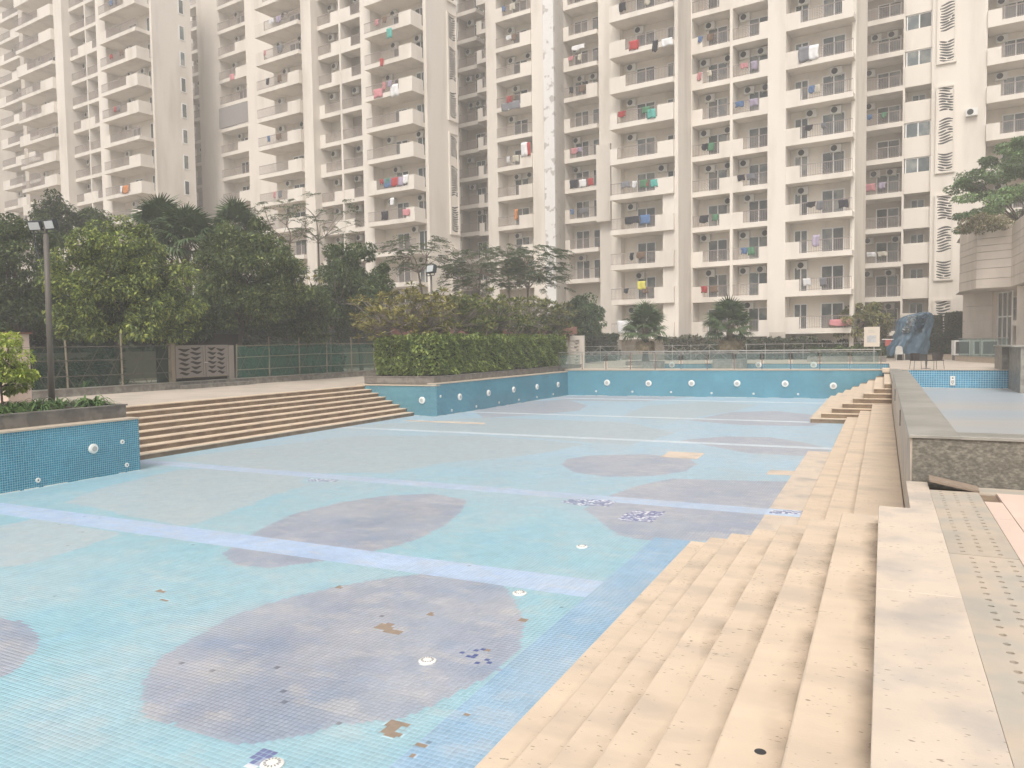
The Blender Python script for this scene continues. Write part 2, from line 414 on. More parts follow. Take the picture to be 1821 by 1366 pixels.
def floor_colour(X, Y):
    n1 = fbm(X, Y, 0.55, 3)[:, None]; n2 = fbm(X, Y, 1.7, 11)[:, None]
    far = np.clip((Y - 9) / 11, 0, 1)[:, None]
    c = np.array([0.265, 0.455, 0.52]) * (1 - far) + np.array([0.385, 0.515, 0.605]) * far  # far tiles paler: chalky film and grazing sheen both mixed into the colour
    blend = np.clip((n1 - 0.42) * 3.2, 0, 1) * 0.5
    c = c * (1 - blend) + np.array([0.38, 0.48, 0.52]) * blend
    wx = (fbm(X, Y, 2.2, 31) - 0.5) * 0.25; wy = (fbm(X, Y, 2.2, 41) - 0.5) * 0.25
    for P in SAGE:
        m = in_poly(X + wx, Y + wy, P)
        c[m] = (np.array([0.405, 0.46, 0.485]) * 0.8 + c * 0.2)[m]
    lil = np.zeros(X.shape, bool)
    for i, P in enumerate(LILAC):
        m = in_poly(X, Y, P); lil |= m
        l = np.array([0.325, 0.35, 0.415]) + (n2 - 0.5) * np.array([0.20, 0.14, 0.06])
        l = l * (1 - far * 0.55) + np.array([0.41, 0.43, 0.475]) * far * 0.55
        c[m] = l[m]
    bm_ = (X > -3.08) & (Y < 11.2)
    c[bm_] = (np.array([0.26, 0.40, 0.53]) + (n2 - 0.5) * 0.10)[bm_]
    for y0, y1, r, g, b in LANES:
        m = (Y > y0) & (Y < y1) & (X < (-3.08 if y0 < 9 else 0))
        c[m] = (np.array([r, g, b]) * (0.93 + 0.14 * n2))[m]
    return c, lil
PITCH_T = 0.05
xs = np.arange(-18.0, -0.2, PITCH_T) + PITCH_T / 2
ys = np.arange(0.4, 41.6, PITCH_T) + PITCH_T / 2
GX, GY = [q.ravel() for q in np.meshgrid(xs, ys)]
dx, dy = GX, GY
dep = dx * (-math.sin(YAW)) + dy * math.cos(YAW); lat = dx * math.cos(YAW) + dy * math.sin(YAW)
vis = (np.abs(lat) < dep * 0.69 + 0.9) & (dep > 3.3)
vis &= ~((GX > -1.16) & (GY > 10)) & ~((GX > -2.30) & ((GY < 10.5) | (GY > 29.1))) & ~((GX < -16.35) & (GY < 12.7)) & ~(GX < -17.85)
vis &= (GY < 40.6 + (GX + 16.28) * 0.066) & ~((GX < -16.75 + (GY - 27) * 0.035) & (GY > 27))
GX, GY = GX[vis], GY[vis]
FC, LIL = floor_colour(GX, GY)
hole = np.zeros(GX.shape, bool)
for P in HOLES: hole |= in_poly(GX, GY, P)
band = (GX > -1.79) & (GY > 10.2) & (GY < 21.6)
beige = np.zeros(GX.shape, bool)
for P in BEIGE: beige |= in_poly(GX, GY, P)
tr = rng.random(len(GX))
FC *= (0.955 + 0.09 * tr)[:, None]
_m1 = np.clip((fbm(GX * 0.8, GY * 1.4, 4.5, 201) - 0.55) * 5, 0, 1)[:, None] * np.where(LIL, 0.36, 0.22)[:, None]          # chalky beige film in streaks
FC = FC * (1 - _m1) + np.array([0.56, 0.52, 0.47]) * _m1
_m2 = np.clip((fbm(GX, GY * 1.3, 4.5, 231) - 0.58) * 6, 0, 1)[:, None] * 0.35               # bluish worn glaze
FC = FC * (1 - _m2) + FC * np.array([0.72, 0.86, 1.0]) * _m2
FC *= (0.90 + 0.2 * fbm(GX, GY, 7.0, 251))[:, None]
mos = np.zeros(GX.shape, bool)
for P in MOS: mos |= in_poly(GX, GY, P)
pick = rng.random(len(GX))
FC[mos & (pick < 0.5)] = (0.10, 0.12, 0.30); FC[mos & (pick >= 0.5) & (pick < 0.75)] = (0.30, 0.32, 0.46); FC[mos & (pick >= 0.75)] = (0.72, 0.72, 0.76)
sp = in_poly(GX, GY, SPECK) & (pick < 0.22); FC[sp] = (0.07, 0.10, 0.26)
dk = (pick < 0.0006) & (GY < 9); FC[dk] *= 0.6
FC[dk & LIL] *= 0.8
cover = np.zeros(GX.shape, bool)
for px, py in COVERS:
    q = gz(px, py, ZF); cover |= (GX - q[0]) ** 2 + (GY - q[1]) ** 2 < 0.085 ** 2
keep = ~hole & ~band & ~beige & ~cover
keep |= (mos & band)
GX, GY, FC, LIL = GX[keep], GY[keep], FC[keep], LIL[keep]
PX = np.stack([GX, GY, np.full(len(GX), ZF)], 1)
tilt = rng.random(len(GX)) * 0.0003
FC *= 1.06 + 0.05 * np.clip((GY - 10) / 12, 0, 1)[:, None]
PX[:, 2] += tilt
dist = np.hypot(GX, GY)
# largest tiles in the picture: nearest to the camera and inside the frame
dep = GX * (-math.sin(YAW)) + GY * math.cos(YAW); lat = GX * math.cos(YAW) + GY * math.sin(YAW)
v_img = (np.tan(np.arctan2(CH - ZF, dep) - PITCH))
infr = (np.abs(lat) < dep * 0.66) & (v_img < 683 / FPX * 0.985)
order = np.argsort(np.where(infr, dist, 1e9))[:300]
single = np.zeros(len(GX), bool); single[order] = True
near = (dist < 12.5) & ~single
TILE = mat('mosaic_tile', (1, 1, 1), 0.38, 0.03, 6.0, (0.45, 0.49, 0.51), 0.36, 1.1, spec=0.45, attr='Col', thresh=(0.45, 0.72), stretch=(1, 0.6, 1))
TILE1 = mat('mosaic_tile_single', (1, 1, 1), 0.38, 0.03, 6.0, (0.45, 0.49, 0.51), 0.36, 1.1, spec=0.45, attr='OBJECT', thresh=(0.45, 0.72), stretch=(1, 0.6, 1))
GROUT = mat('grout', (1, 1, 1), 0.85, 0.05, 8.0, attr='Col')
HALF, TH = 0.0229, 0.0003
# bed of grout: one sheet, coloured joint by joint area
bx = np.arange(-18.2, 0.45, 0.15); by = np.arange(1.0, 42.01, 0.15)
BX, BY = [q.ravel() for q in np.meshgrid(bx, by)]
bc, bl = floor_colour(BX, BY)
gcol = np.clip(bc * 1.05 + np.array([0.20, 0.19, 0.18]), 0, 0.85)
dn = np.clip((fbm(BX, BY, 0.7, 77) - 0.42) * 5, 0, 1)[:, None]
dl = bc * 0.52 * dn + bc * 1.1 * (1 - dn)
gcol[bl & (BY < 12)] = dl[bl & (BY < 12)]
farg = np.clip((BY - 8) / 8, 0, 1)[:, None]
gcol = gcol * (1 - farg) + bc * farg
nx = len(bx)
ii = np.arange(len(bx) * len(by)).reshape(len(by), nx)
q = np.stack([ii[:-1, :-1], ii[:-1, 1:], ii[1:, 1:], ii[1:, :-1]], -1).reshape(-1, 4)
pf = link('pool_floor', np_mesh('pool_floor', np.stack([BX, BY, np.full(len(BX), ZF)], 1), q, GROUT, gcol))
tag(pf, 'faded blue and lilac mosaic floor of the drained pool', kind='structure')
v1, q1, c1 = tiles(PX[near], (1, 0, 0), (0, 1, 0), (0, 0, 1), HALF, TH, FC[near], True)
far_ = ~near & ~single
v2, q2, c2 = tiles(PX[far_], (1, 0, 0), (0, 1, 0), (0, 0, 1), HALF, TH, FC[far_], False)
mo = link('mosaic', np_mesh('mosaic', np.concatenate([v1, v2]), np.concatenate([q1, q2 + len(v1)]), TILE, np.concatenate([c1, c2])), pf)
tag(mo, kind='stuff')
v3, q3, _ = tiles(np.zeros((1, 3)), (1, 0, 0), (0, 1, 0), (0, 0, 1), HALF, TH, np.ones((1, 3)), True)
tm = np_mesh('tile', v3, q3, TILE1)
for i in order:
    o = link('tile', tm, pf, tuple(PX[i])); o.color = (*FC[i], 1)
for P in HOLES:
    x_, y_ = [p[0] for p in P], [p[1] for p in P]
    MB().poly([(min(x_), min(y_), ZF + 0.0001), (max(x_), min(y_), ZF + 0.0001), (max(x_), max(y_), ZF + 0.0001), (min(x_), max(y_), ZF + 0.0001)]).build('bare_bed', CEMENT, pf)
for P in BEIGE:
    MB().poly([(x, y, ZF + 0.0026) for x, y in P]).build('stone_insert', TRAV_P, pf)
for k, (y0, y1) in enumerate(((10.62, 13.40), (13.94, 17.2), (17.21, 21.6))):
    MB().box(-1.79, -1.15, y0, y1, ZF - 0.1, ZF + 0.005).build('stone_insert', TRAV_P, pf)
wheres = ('at the right rim of the big lilac patch', 'inside the big lilac patch', 'beside dark blue tiles at the near edge', 'on the turquoise floor before the second lane line')
for (px, py), w in zip(COVERS, wheres):
    q = gz(px, py, ZF)
    o = empty('drain_cover', tuple(q), 0, 'round white plastic drain cover ' + w, 'drain cover', 'white drain covers in the pool floor')
    MB().lathe([(0.085, 0.0), (0.085, 0.012), (0.07, 0.02), (0.02, 0.024)], sides=24).build('disc', LIGHTW, o)
    sl = MB()
    for t in range(14):
        a = t / 14 * 2 * math.pi; sl.bar((math.cos(a) * 0.042, math.sin(a) * 0.042, 0.0225), (math.cos(a) * 0.062, math.sin(a) * 0.062, 0.0213), 0.006, 0.004)
    sl.build('slots', DARK, o)

# ------------------------------------------------------------------ tiled pool walls
def tile_wall(name, p0, p1, z0, z1, label, base=(0.045, 0.235, 0.335), coping=0.0, size=0.05, back=0.35, sides=False, lights=(), inlets=(), cop_z=0.05, cop_in=0.35, body=None):
    """wall from p0 to p1 whose tiled face looks to the left of p0->p1"""
    p0, p1 = np.array(p0, float), np.array(p1, float)
    L = np.hypot(*(p1 - p0)); d = (p1 - p0) / L
    nrm = np.array([-d[1], d[0]])
    root = empty(name, (p0[0], p0[1], z0), math.atan2(d[1], d[0]), label, 'pool wall')
    H = z1 - z0
    MB().box(0, L, -back, 0, -0.2, H).build('wall', body or GROUTW, root)
    nu, nv = int(L / size), int(H / size)
    uu, vv = [q.ravel() for q in np.meshgrid((np.arange(nu) + 0.5) * L / nu, (np.arange(nv) + 0.5) * H / nv)]
    n = len(uu)
    c = np.stack([uu, np.zeros(n), vv], 1)
    rr = rng.random((n, 1))
    nz = fbm(uu, vv, 1.2, 5)[:, None]
    col = np.array(base) * (0.88 + 0.24 * rr) * (0.8 + 0.4 * nz) + np.array([0.02, 0.03, 0.03]) * np.clip(nz * 3 - 1.6, 0, 1)
    v, q, cc = tiles(c, (1, 0, 0), (0, 0, 1), (0, 1, 0), size * 0.435, 0.0015, col, sides)
    q = q[:, ::-1]
    tag(link('mosaic', np_mesh('mosaic', v, q, TILEWM, cc), root), kind='stuff')
    if coping:
        MB().box(-0.02, L + 0.02, -cop_in, 0.03, H, H + cop_z).build('coping', COPING, root, bevel=0.008)
    lm = MB(); u_ = 0.0; rl_ = random.Random(int(L * 100))
    while u_ < L - .3:
        w_ = rl_.uniform(.15, .7); h_ = rl_.uniform(.008, .022)
        if rl_.random() < .75: lm.box(u_, min(L, u_ + w_), 0.0, .012 + rl_.random() * .012, 0.0, h_)
        u_ += w_ + rl_.uniform(.0, .12)
    lm.build('lime_deposit', LIME, root)
    for u, z, r in lights:
        lt = MB().lathe([(r, 0.0), (r * 1.0, 0.03), (r * 0.86, 0.055), (r * 0.6, 0.06)], (u, 0.004, z - z0), 'Y', 24).build('pool_light', LIGHTW, root)
        MB().lathe([(r * 0.52, 0.0), (r * 0.5, 0.012)], (u, 0.064, z - z0), 'Y', 20).build('lens', LENS, lt)
    for u, z in inlets:
        it = MB().lathe([(0.055, 0.0), (0.055, 0.014), (0.04, 0.024), (0.022, 0.02)], (u, 0.004, z - z0), 'Y', 18).build('inlet', LIGHTW, root)
        MB().lathe([(0.017, 0.0), (0.016, 0.006)], (u, 0.022, z - z0), 'Y', 12).build('nozzle', DARK, it)
    return root
LIME = mat('lime', (.62, .64, .62), .9, .15, 20)
GROUTW = mat('wall_grout', (0.40, 0.58, 0.64), 0.8, 0.08, 5)
TILEWM = mat('glazed_tile', (1, 1, 1), 0.16, 0.03, 6.0, spec=0.5, attr='Col')
def along_x(px, py, X, p0, sgn=-1):
    q = gx(px, py, X); return (abs(q[1] - p0), q[2])
# near left wall: face looks +X ; going from far to near keeps +X on the left
XN = -16.45
def lw(px, py, r=None):
    q = gx(px, py, XN); return (12.68 - q[1], q[2]) + ((r,) if r else ())
tile_wall('pool_wall', (XN, 12.68), (XN, 4.0), ZF, -0.1, 'near blue mosaic pool wall below the dark planter at left', lights=[lw(165, 798, 0.115)], inlets=[lw(217, 786), lw(225, 827), lw(67, 854)], coping=1, sides=True, cop_z=0.045, cop_in=0.5)
# return wall beside the long steps, facing the camera (-Y)
c2 = (-16.75, 27.03); c1_ = (-20.9, 27.03)
qq = gy(751, 712, 27.03)
tile_wall('pool_wall', c2, c1_, ZF, -0.1, 'short blue tiled return wall at the end of the long steps', base=(0.03, 0.17, 0.23), lights=[(c2[0] - qq[0], qq[2], 0.15)], coping=1, cop_z=0.05, cop_in=0.3)
# left wall under the hedge planter
p_a, p_b = (-16.28, 40.53), (-16.75, 27.03)
def lw2(px, py, r=None):
    q = gx(px, py, -16.6); return (40.53 - q[1], q[2]) + ((r,) if r else ())
tile_wall('pool_wall', p_a, p_b, ZF, -0.03, 'long blue tiled pool wall under the clipped hedge', base=(0.03, 0.19, 0.275),
          lights=[lw2(820, 706, .15), lw2(868, 699, .15), lw2(910, 693, .15), lw2(949, 688, .15), lw2(984, 684, .15)],
          inlets=[lw2(788, 705), lw2(807, 730), lw2(848, 723), lw2(886, 716), lw2(919, 711), lw2(949, 706), lw2(976, 701), lw2(1002, 696)], coping=1, cop_z=0.05, cop_in=0.45)
# far wall
f0, f1 = (0.28, 41.62), (-16.28, 40.53)
def fwl(px, py, r=None):
    q = gy(px, py, 41.1); return (0.28 - q[0], q[2]) + ((r,) if r else ())
tile_wall('pool_wall', f0, f1, ZF, 0.06, 'far blue tiled end wall below the glass railing', base=(0.03, 0.20, 0.285),
          lights=[fwl(1083, 680, .17), fwl(1155, 681.5, .17), fwl(1230, 681.5, .17), fwl(1310, 682, .17), fwl(1395, 683, .17), fwl(1481, 687, .17)],
          inlets=[fwl(1064, 695), fwl(1127, 696), fwl(1194, 697), fwl(1265, 699), fwl(1339, 700.5), fwl(1418, 701.5)], coping=1, cop_z=0.045, cop_in=1.25, back=1.2)

# ------------------------------------------------------------------ long left steps
st = empty('long_steps', (-19.2, 20, ZF), 0, 'wide flight of beige stone steps with stained brown risers at left', 'steps')
X0, TR, RS = -17.9, 0.36, (1.36 - 0.1) / 8
for k in range(8):
    x1 = X0 - TR * k; z0 = ZF + RS * k; z1 = z0 + RS
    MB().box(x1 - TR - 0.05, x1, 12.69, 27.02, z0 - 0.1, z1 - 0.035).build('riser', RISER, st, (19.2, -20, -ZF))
    for (ya, yb) in ((12.69, 16.2), (16.203, 20.0), (20.003, 23.6), (23.603, 27.02)):
        MB().box(x1 - TR - 0.03, x1 + 0.022, ya, yb, z1 - 0.035, z1).build('tread', TRAV, st, (19.2, -20, -ZF), bevel=0.006)

# ------------------------------------------------------------------ right stone flights
R_X = [None] + [-2.41 + 0.34 * (k - 1) for k in range(1, 9)]
nf = empty('stone_flight', (-1.2, 6, ZF), 0, 'near pale travertine steps descending into the pool at right', 'steps')
NO = (1.2, -6, -ZF)
YE = [None] + [8.05 + 0.36 * (8 - k) for k in range(1, 9)]
seam = [[], [], []]
for k in range(1, 8):
    z1 = ZF + 0.17 * k; z0 = z1 - 0.168
    ys_ = [-1.0] + [y for y in seam[k % 3] if y < YE[k] - 0.5] + [YE[k]]
    for a, b in zip(ys_[:-1], ys_[1:]):
        MB().box(R_X[k], R_X[k + 1] + 0.12, a + 0.001, b - 0.001, z0, z1).build('tread', TRAV, nf, NO, bevel=0.013)
    MB().box(R_X[k + 1] + 0.122, 0.27, YE[k + 1] - 0.1, YE[k], z0, z1).build('tread', TRAV, nf, NO, bevel=0.013)
for a, b in ((-1.0, 2.3), (2.304, 5.35), (5.354, 8.05)):
    MB().box(R_X[8], 0.452, a, b, -0.168, 0.0).build('landing_slab', TRAV_P, nf, NO, bevel=0.005)
MB().box(0.24, 0.452, 8.052, 9.6, -0.66, -0.002).build('landing_slab', TRAV_P, nf, NO, bevel=0.005)
MB().box(0.0, 0.45, -1.0, 8.0, -1.5, -0.17).build('core', CEMENT, nf, NO)
CREASE_SHADE = bpy.data.materials.new('crease_shade'); CREASE_SHADE.use_nodes = True  # brown see-through coat that paints the treads' crease shade
_n, _l = CREASE_SHADE.node_tree.nodes, CREASE_SHADE.node_tree.links
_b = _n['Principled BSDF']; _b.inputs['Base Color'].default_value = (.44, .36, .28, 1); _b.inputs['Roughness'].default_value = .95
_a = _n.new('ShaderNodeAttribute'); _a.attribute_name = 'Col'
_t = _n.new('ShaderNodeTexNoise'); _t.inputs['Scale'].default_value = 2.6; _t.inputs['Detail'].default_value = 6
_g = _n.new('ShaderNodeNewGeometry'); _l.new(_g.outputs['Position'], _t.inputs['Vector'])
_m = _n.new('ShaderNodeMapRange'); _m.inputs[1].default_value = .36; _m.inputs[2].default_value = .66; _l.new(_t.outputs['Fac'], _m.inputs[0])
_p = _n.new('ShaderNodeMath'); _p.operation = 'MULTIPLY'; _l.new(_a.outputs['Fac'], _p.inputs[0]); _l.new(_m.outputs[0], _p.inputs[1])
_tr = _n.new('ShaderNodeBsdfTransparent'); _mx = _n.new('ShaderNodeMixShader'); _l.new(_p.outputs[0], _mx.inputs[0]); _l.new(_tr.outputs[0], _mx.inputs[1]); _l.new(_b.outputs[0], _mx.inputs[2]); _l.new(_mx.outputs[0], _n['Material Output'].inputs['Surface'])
def crease_shade(parent, off, xb, y0, y1, z, reach, seed):  # sheet of painted shade, fading out from the riser with an uneven edge
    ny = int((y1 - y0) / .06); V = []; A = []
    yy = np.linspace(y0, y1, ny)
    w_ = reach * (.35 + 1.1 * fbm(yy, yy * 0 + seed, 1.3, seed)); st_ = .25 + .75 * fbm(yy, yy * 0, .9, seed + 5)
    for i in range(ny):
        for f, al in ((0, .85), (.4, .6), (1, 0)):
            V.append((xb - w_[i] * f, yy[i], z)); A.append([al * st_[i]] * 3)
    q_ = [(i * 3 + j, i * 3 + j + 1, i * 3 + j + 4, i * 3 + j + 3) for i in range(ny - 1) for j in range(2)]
    link('crease_shade', np_mesh('crease_shade', np.array(V), np.array(q_), CREASE_SHADE, np.array(A)), parent, off)
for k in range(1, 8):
    crease_shade(nf, NO, R_X[k + 1] - .002, -.5, YE[k + 1] - .02, ZF + .17 * k + .0012, .17, 300 + k)
# hole in the second tread
qh = gz(1352, 1337, -0.34)
MB().lathe([(0.028, 0.0), (0.026, 0.002)], tuple(qh + np.array([0, 0, 0.0005])), sides=16).build('core_hole', DARK, nf, NO)
# bench steps along the middle
bs = empty('bench_steps', (-0.5, 19, ZF), 0, 'three long low beige stone steps along the granite parapet wall', 'steps')
BO = (0.5, -19, -ZF)
for (xa, xb, z1) in ((-1.15, -0.72, -1.14), (-0.73, -0.33, -0.92), (-0.345, 0.27, -0.70)):
    for a, b in ((8.3, 19.0), (19.002, 33.0)):
        MB().box(xa, xb + 0.1 if xb < 0 else xb, a, b, z1 - 0.219, z1).build('tread', TRAV, bs, BO, bevel=0.012)
# far flight, rising away from the camera
ff = empty('stone_flight', (-1.2, 33, ZF), 0, 'far corner flight of beige stone steps with brown risers facing the camera', 'steps')
FO = (1.2, -33, -ZF)
for k in range(1, 9):
    z1 = ZF + 0.17 * k; z0 = z1 - 0.169; y0 = 28.9 + 0.2 * k
    xa = R_X[k] + 0.05
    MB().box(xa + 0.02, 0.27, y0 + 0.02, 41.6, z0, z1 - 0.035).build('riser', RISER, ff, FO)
    MB().box(xa, (R_X[k + 1] + 0.2) if k < 8 else 0.27, y0, 41.55 - 0.33 * k, z1 - 0.035, z1).build('tread', TRAV, ff, FO, bevel=0.006)
    if k < 8: MB().box(R_X[k + 1] + 0.202, 0.27, y0, y0 + 0.4, z1 - 0.035, z1).build('tread', TRAV, ff, FO, bevel=0.006)
MB().box(-0.05, 0.27, 40.4, 41.5, 0.001, 0.2).build('end_block', TRAV, ff, FO, bevel=0.01)

# ------------------------------------------------------------------ granite parapet and the raised side pool
pw = empty('granite_parapet', (0.5, 18, -0.7), 0, 'low granite capped parapet between the big pool and the side pool', 'wall')
PO = (-0.5, -18, 0.7)
for a, b in ((9.64, 14.5), (14.503, 19.5), (19.503, 24.5), (24.503, 29.0)):
    MB().box(0.28, 0.70, a, b, -0.72, 0.485).build('cladding', TRAV_P, pw, PO)
for a, b in ((9.60, 14.0), (14.004, 18.5), (18.504, 23.5), (23.504, 29.02)):
    MB().box(0.262, 0.76, a, b, 0.487, 0.525).build('cap', GRAN_C, pw, PO, bevel=0.006)
MB().box(0.28, 0.74, 29.02, 41.4, -0.72, 0.10).build('low_wall', TRAV_P, pw, PO)
for a, b in ((29.03, 35.0), (35.004, 41.4)):
    MB().box(0.262, 0.76, a, b, 0.101, 0.14).build('cap', GRAN_C, pw, PO, bevel=0.006)
MB().bar((0.277, 15.2, 0.05), (0.277, 15.25, 0.33), 0.006, 0.02).bar((0.277, 22.0, 0.0), (0.277, 22.05, 0.3), 0.006, 0.02).build('crack', DARK, pw, PO)
fr = empty('granite_front_wall', (4, 9.8, 0), 0, 'rough dark grey granite front wall of the raised side pool', 'wall')
for a, b in ((0.30, 1.42), (1.423, 2.6), (2.603, 3.8), (3.803, 8.0)):
    MB().box(a, b, 9.62, 10.0, -0.7, 0.484).build('granite_slab', GRAN_F, fr, (-4, -9.8, 0))
for a, b in ((0.7605, 3.0), (3.003, 8.0)):
    MB().box(a, b, 9.598, 10.02, 0.4855, 0.523).build('cap', GRAN_C, fr, (-4, -9.8, 0), bevel=0.005)
sp = MB().box(0.74, 12, 9.9, 41.45, -0.95, -0.75)
SPF = mat('side_pool_floor', (0.36, 0.41, 0.45), 0.35, 0.04, 1.0, (0.46, 0.42, 0.37), 0.7, 0.12, spec=0.4, stretch=(0.4, 1.3, 1), thresh=(0.44, 0.58))
tag(sp.build('side_pool_floor', SPF), 'pale faded floor of the raised side pool', kind='structure')
tile_wall('pool_wall', (9.0, 41.42), (0.76, 41.42), -0.75, 0.08, 'bright blue tiled end wall of the side pool', base=(0.045, 0.24, 0.40), size=0.1, coping=1, cop_z=0.04, cop_in=0.3)
qs = gy(1694, 677, 41.40)
dm = empty('depth_marker', (qs[0], 41.36, qs[2]), 0, 'small white depth marker plate on the side pool end wall', 'sign')
MB().box(-0.10, 0.10, 0.0, 0.03, -0.22, 0.22).build('plate', LIGHTW, dm, bevel=0.01)
MB().lathe([(0.035, 0), (0.034, 0.006)], (0, -0.006, 0.12), 'Y', 14).box(-0.06, 0.06, -0.004, 0.0, -0.03, 0.0).box(-0.06, -0.01, -0.004, 0.0, -0.09, -0.06).box(0.01, 0.06, -0.004, 0.0, -0.09, -0.06).box(-0.03, 0.03, -0.004, 0.0, -0.16, -0.13).build('print', DARK, dm)
gb = empty('granite_block', (8, 39, -0.75), 0, 'tall grey granite clad block at the right end of the side pool', 'wall')
for i, (za, zb) in enumerate(((-0.75, 0.05), (0.055, 0.62), (0.625, 1.18))):
    MB().box(5.15, 12, 37.9, 41.3, za, zb).build('granite_slab', GRAN if i else GRAN, gb, (-8, -39, 0.75))
    MB().box(4.9, 12, 41.46, 44.0, za + 0.001, zb).build('granite_slab', GRAN, gb, (-8, -39, 0.75))
MB().box(4.85, 12, 37.85, 44.1, 1.181, 1.24).build('cap', GRAN_C, gb, (-8, -39, 0.75), bevel=0.01)

# ------------------------------------------------------------------ perforated drain slabs beside the landing
dr = empty('drain_channel', (0.68, 5, -0.02), 0, 'row of perforated stone drain slabs beside the pink paving', 'drain')
DO = (-0.68, -5, 0.02)
MB().box(0.453, 1.06, -1.5, 9.6, -0.4, -0.065).build('channel_bed', SOIL, dr, DO)
ed = [-1.5, 1.1, 2.95, 4.715, 6.49, 7.2, 8.28, 9.18]
for a, b in zip(ed[:-1], ed[1:]):
    hs = []
    y = a + 0.08; j = 0
    while y < b - 0.07:
        for off in ((0.10, 0.34) if j % 2 == 0 else (0.22,)):
            xo = 0.46 + off + (0.035 if int(a * 10) % 2 else -0.01)
            hs.append([(xo + 0.020 * math.cos(t * math.pi / 5), y + 0.020 * math.sin(t * math.pi / 5)) for t in range(10)])
        y += 0.062; j += 1
    dz = random.uniform(-0.004, 0.004)
    MB().plate([(0.4545, a + 0.003), (0.899, a + 0.003), (0.899, b - 0.003), (0.4545, b - 0.003)], hs, -0.045 + dz, -0.008 + dz, lambda p, q_, d: (p, q_, d)).build('perforated_slab', SLAB, dr, DO)
for a, b in ((-1.5, 2.0), (2.004, 4.3), (4.304, 6.2), (6.204, 7.9), (7.904, 8.7)):
    MB().box(0.905, 1.055, a, b, -0.06, -0.012).build('edging_stone', PINK, dr, DO)
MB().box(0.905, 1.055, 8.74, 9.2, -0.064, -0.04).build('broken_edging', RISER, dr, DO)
MB().box(0.905, 3.5, 9.21, 9.58, -0.06, -0.026).build('perforated_slab', SLAB, dr, DO)
ls = MB().plate([(0.0, 0.0), (0.46, -0.02), (0.47, 0.30), (0.01, 0.33)], [], -0.012, 0.012, lambda p, q_, d: (0.455 + p, 9.24 + q_, 0.075 - p * 0.19 + d))
tag(ls.build('lifted_slab', CEMENT), 'loose tilted slab lifted off the drain by the granite wall', 'slab')
for i, (xa, xb) in enumerate(((1.062, 2.1), (2.104, 3.2), (3.204, 4.4), (4.404, 6.0))):
    for a, b in ((0.0, 2.2), (2.204, 4.4), (4.404, 6.55), (6.554, 8.0), (8.004, 9.2)):
        MB().box(xa, xb, a, b, -0.029, -0.012).build('paver', PINK, bpy.data.objects['right_deck'])

# ------------------------------------------------------------------ apartment blocks
BROT = math.radians(-7.0)
AREL = YAW - BROT
_e = np.array([math.cos(AREL), -math.sin(AREL)]); _n = np.array([math.sin(AREL), math.cos(AREL)])   # along the facade / away, in (right, depth)
_f0 = np.array([-math.sin(YAW), math.cos(YAW)]); _r02 = _r0[:2]
FH = 3.0
MESHC = {}
def cached(key, fn):
    if key not in MESHC: MESHC[key] = fn()
    return MESHC[key]
class Block:
    def __init__(s, name, ax, D, label):
        u = s.uu(ax, 600)
        s.A = np.array([u * D, D])
        w = s.A[0] * _r02 + s.A[1] * _f0
        s.root = empty(name, (w[0], w[1], 0), BROT, label, 'apartment block')
        s.W = w
    @staticmethod
    def uu(px, py):
        d = ray(px, py)[:2]; return (d @ _r02) / (d @ _f0)
    def s_at(s, px, t, py=300):
        u = s.uu(px, py)
        return (u * (s.A[1] + t * _n[1]) - (s.A[0] + t * _n[0])) / (_e[0] - u * _e[1])
    def z_at(s, px, py, t):
        """height of pixel on the facade plane at depth t"""
        sl = s.s_at(px, t, py)
        p = s.A + sl * _e + t * _n
        w = p[0] * _r02 + p[1] * _f0
        d = ray(px, py); k = np.hypot(*w) / np.hypot(*d[:2])
        return CH + d[2] * k
    def world(s, a, t, z):
        c, si = math.cos(BROT), math.sin(BROT)
        return (s.W[0] + a * c - t * si, s.W[1] + a * si + t * c, z)
    def wall(s, s0, s1, t0, t1, z0, z1, m=None, name='wall'):
        return MB().box(s0, s1, t0, t1, z0, z1).build(name, m or PAINT, s.root)
def railing_mesh(w):
    def fn():
        m = MB()
        m.box(-w / 2, w / 2, -0.03, 0.03, 0.93, 0.98).box(-w / 2, w / 2, -0.02, 0.02, 0.08, 0.11)
        n = max(2, int(w / 0.125))
        for i in range(n + 1):
            x = -w / 2 + 0.012 + (w - 0.024) * i / n
            m.box(x - 0.011, x + 0.011, -0.011, 0.011, 0.02, 0.93)
        if w > 1.4:
            cx_ = -w * 0.12
            for r in (0.22, 0.38, 0.54, 0.70):
                pts = [(cx_ + r * math.cos(t), 0.016, 0.11 + min(0.8, r * math.sin(t) * 1.1)) for t in np.linspace(0, math.pi / 2, 6)]
                for a, b in zip(pts[:-1], pts[1:]): m.bar(a, b, 0.016)
        return m.mesh('railing', RAILM)
    return cached(('rail', round(w, 1)), fn)
def door_mesh(w, h):
    def fn():
        m = MB(); t = 0.09
        m.box(-w / 2, w / 2, -0.06, 0.0, h - t, h).box(-w / 2, -w / 2 + t, -0.06, 0.0, 0, h - t).box(w / 2 - t, w / 2, -0.06, 0.0, 0, h - t).box(-t / 2, t / 2, -0.055, 0.0, 0, h - t)
        return m.mesh('frame', WHITE)
    return cached(('door', round(w, 2), round(h, 2)), fn)
def pane_mesh(w, h):
    return cached(('pane', round(w, 2), round(h, 2)), lambda: MB().box(-w / 2, w / 2, -0.02, 0.0, 0, h).mesh('pane', PANE))
def opening(bl, name, sc, t, z, w, h):
    f = link(name, door_mesh(w, h), bl.root, (sc, t, z))
    pw_ = (w - 0.075 * 3) / 2
    for sg in (-1, 1):
        link('pane', pane_mesh(pw_, h - 0.075), f, (sg * (pw_ + 0.075) / 2, -0.012 if sg < 0 else -0.002, 0))
    return f
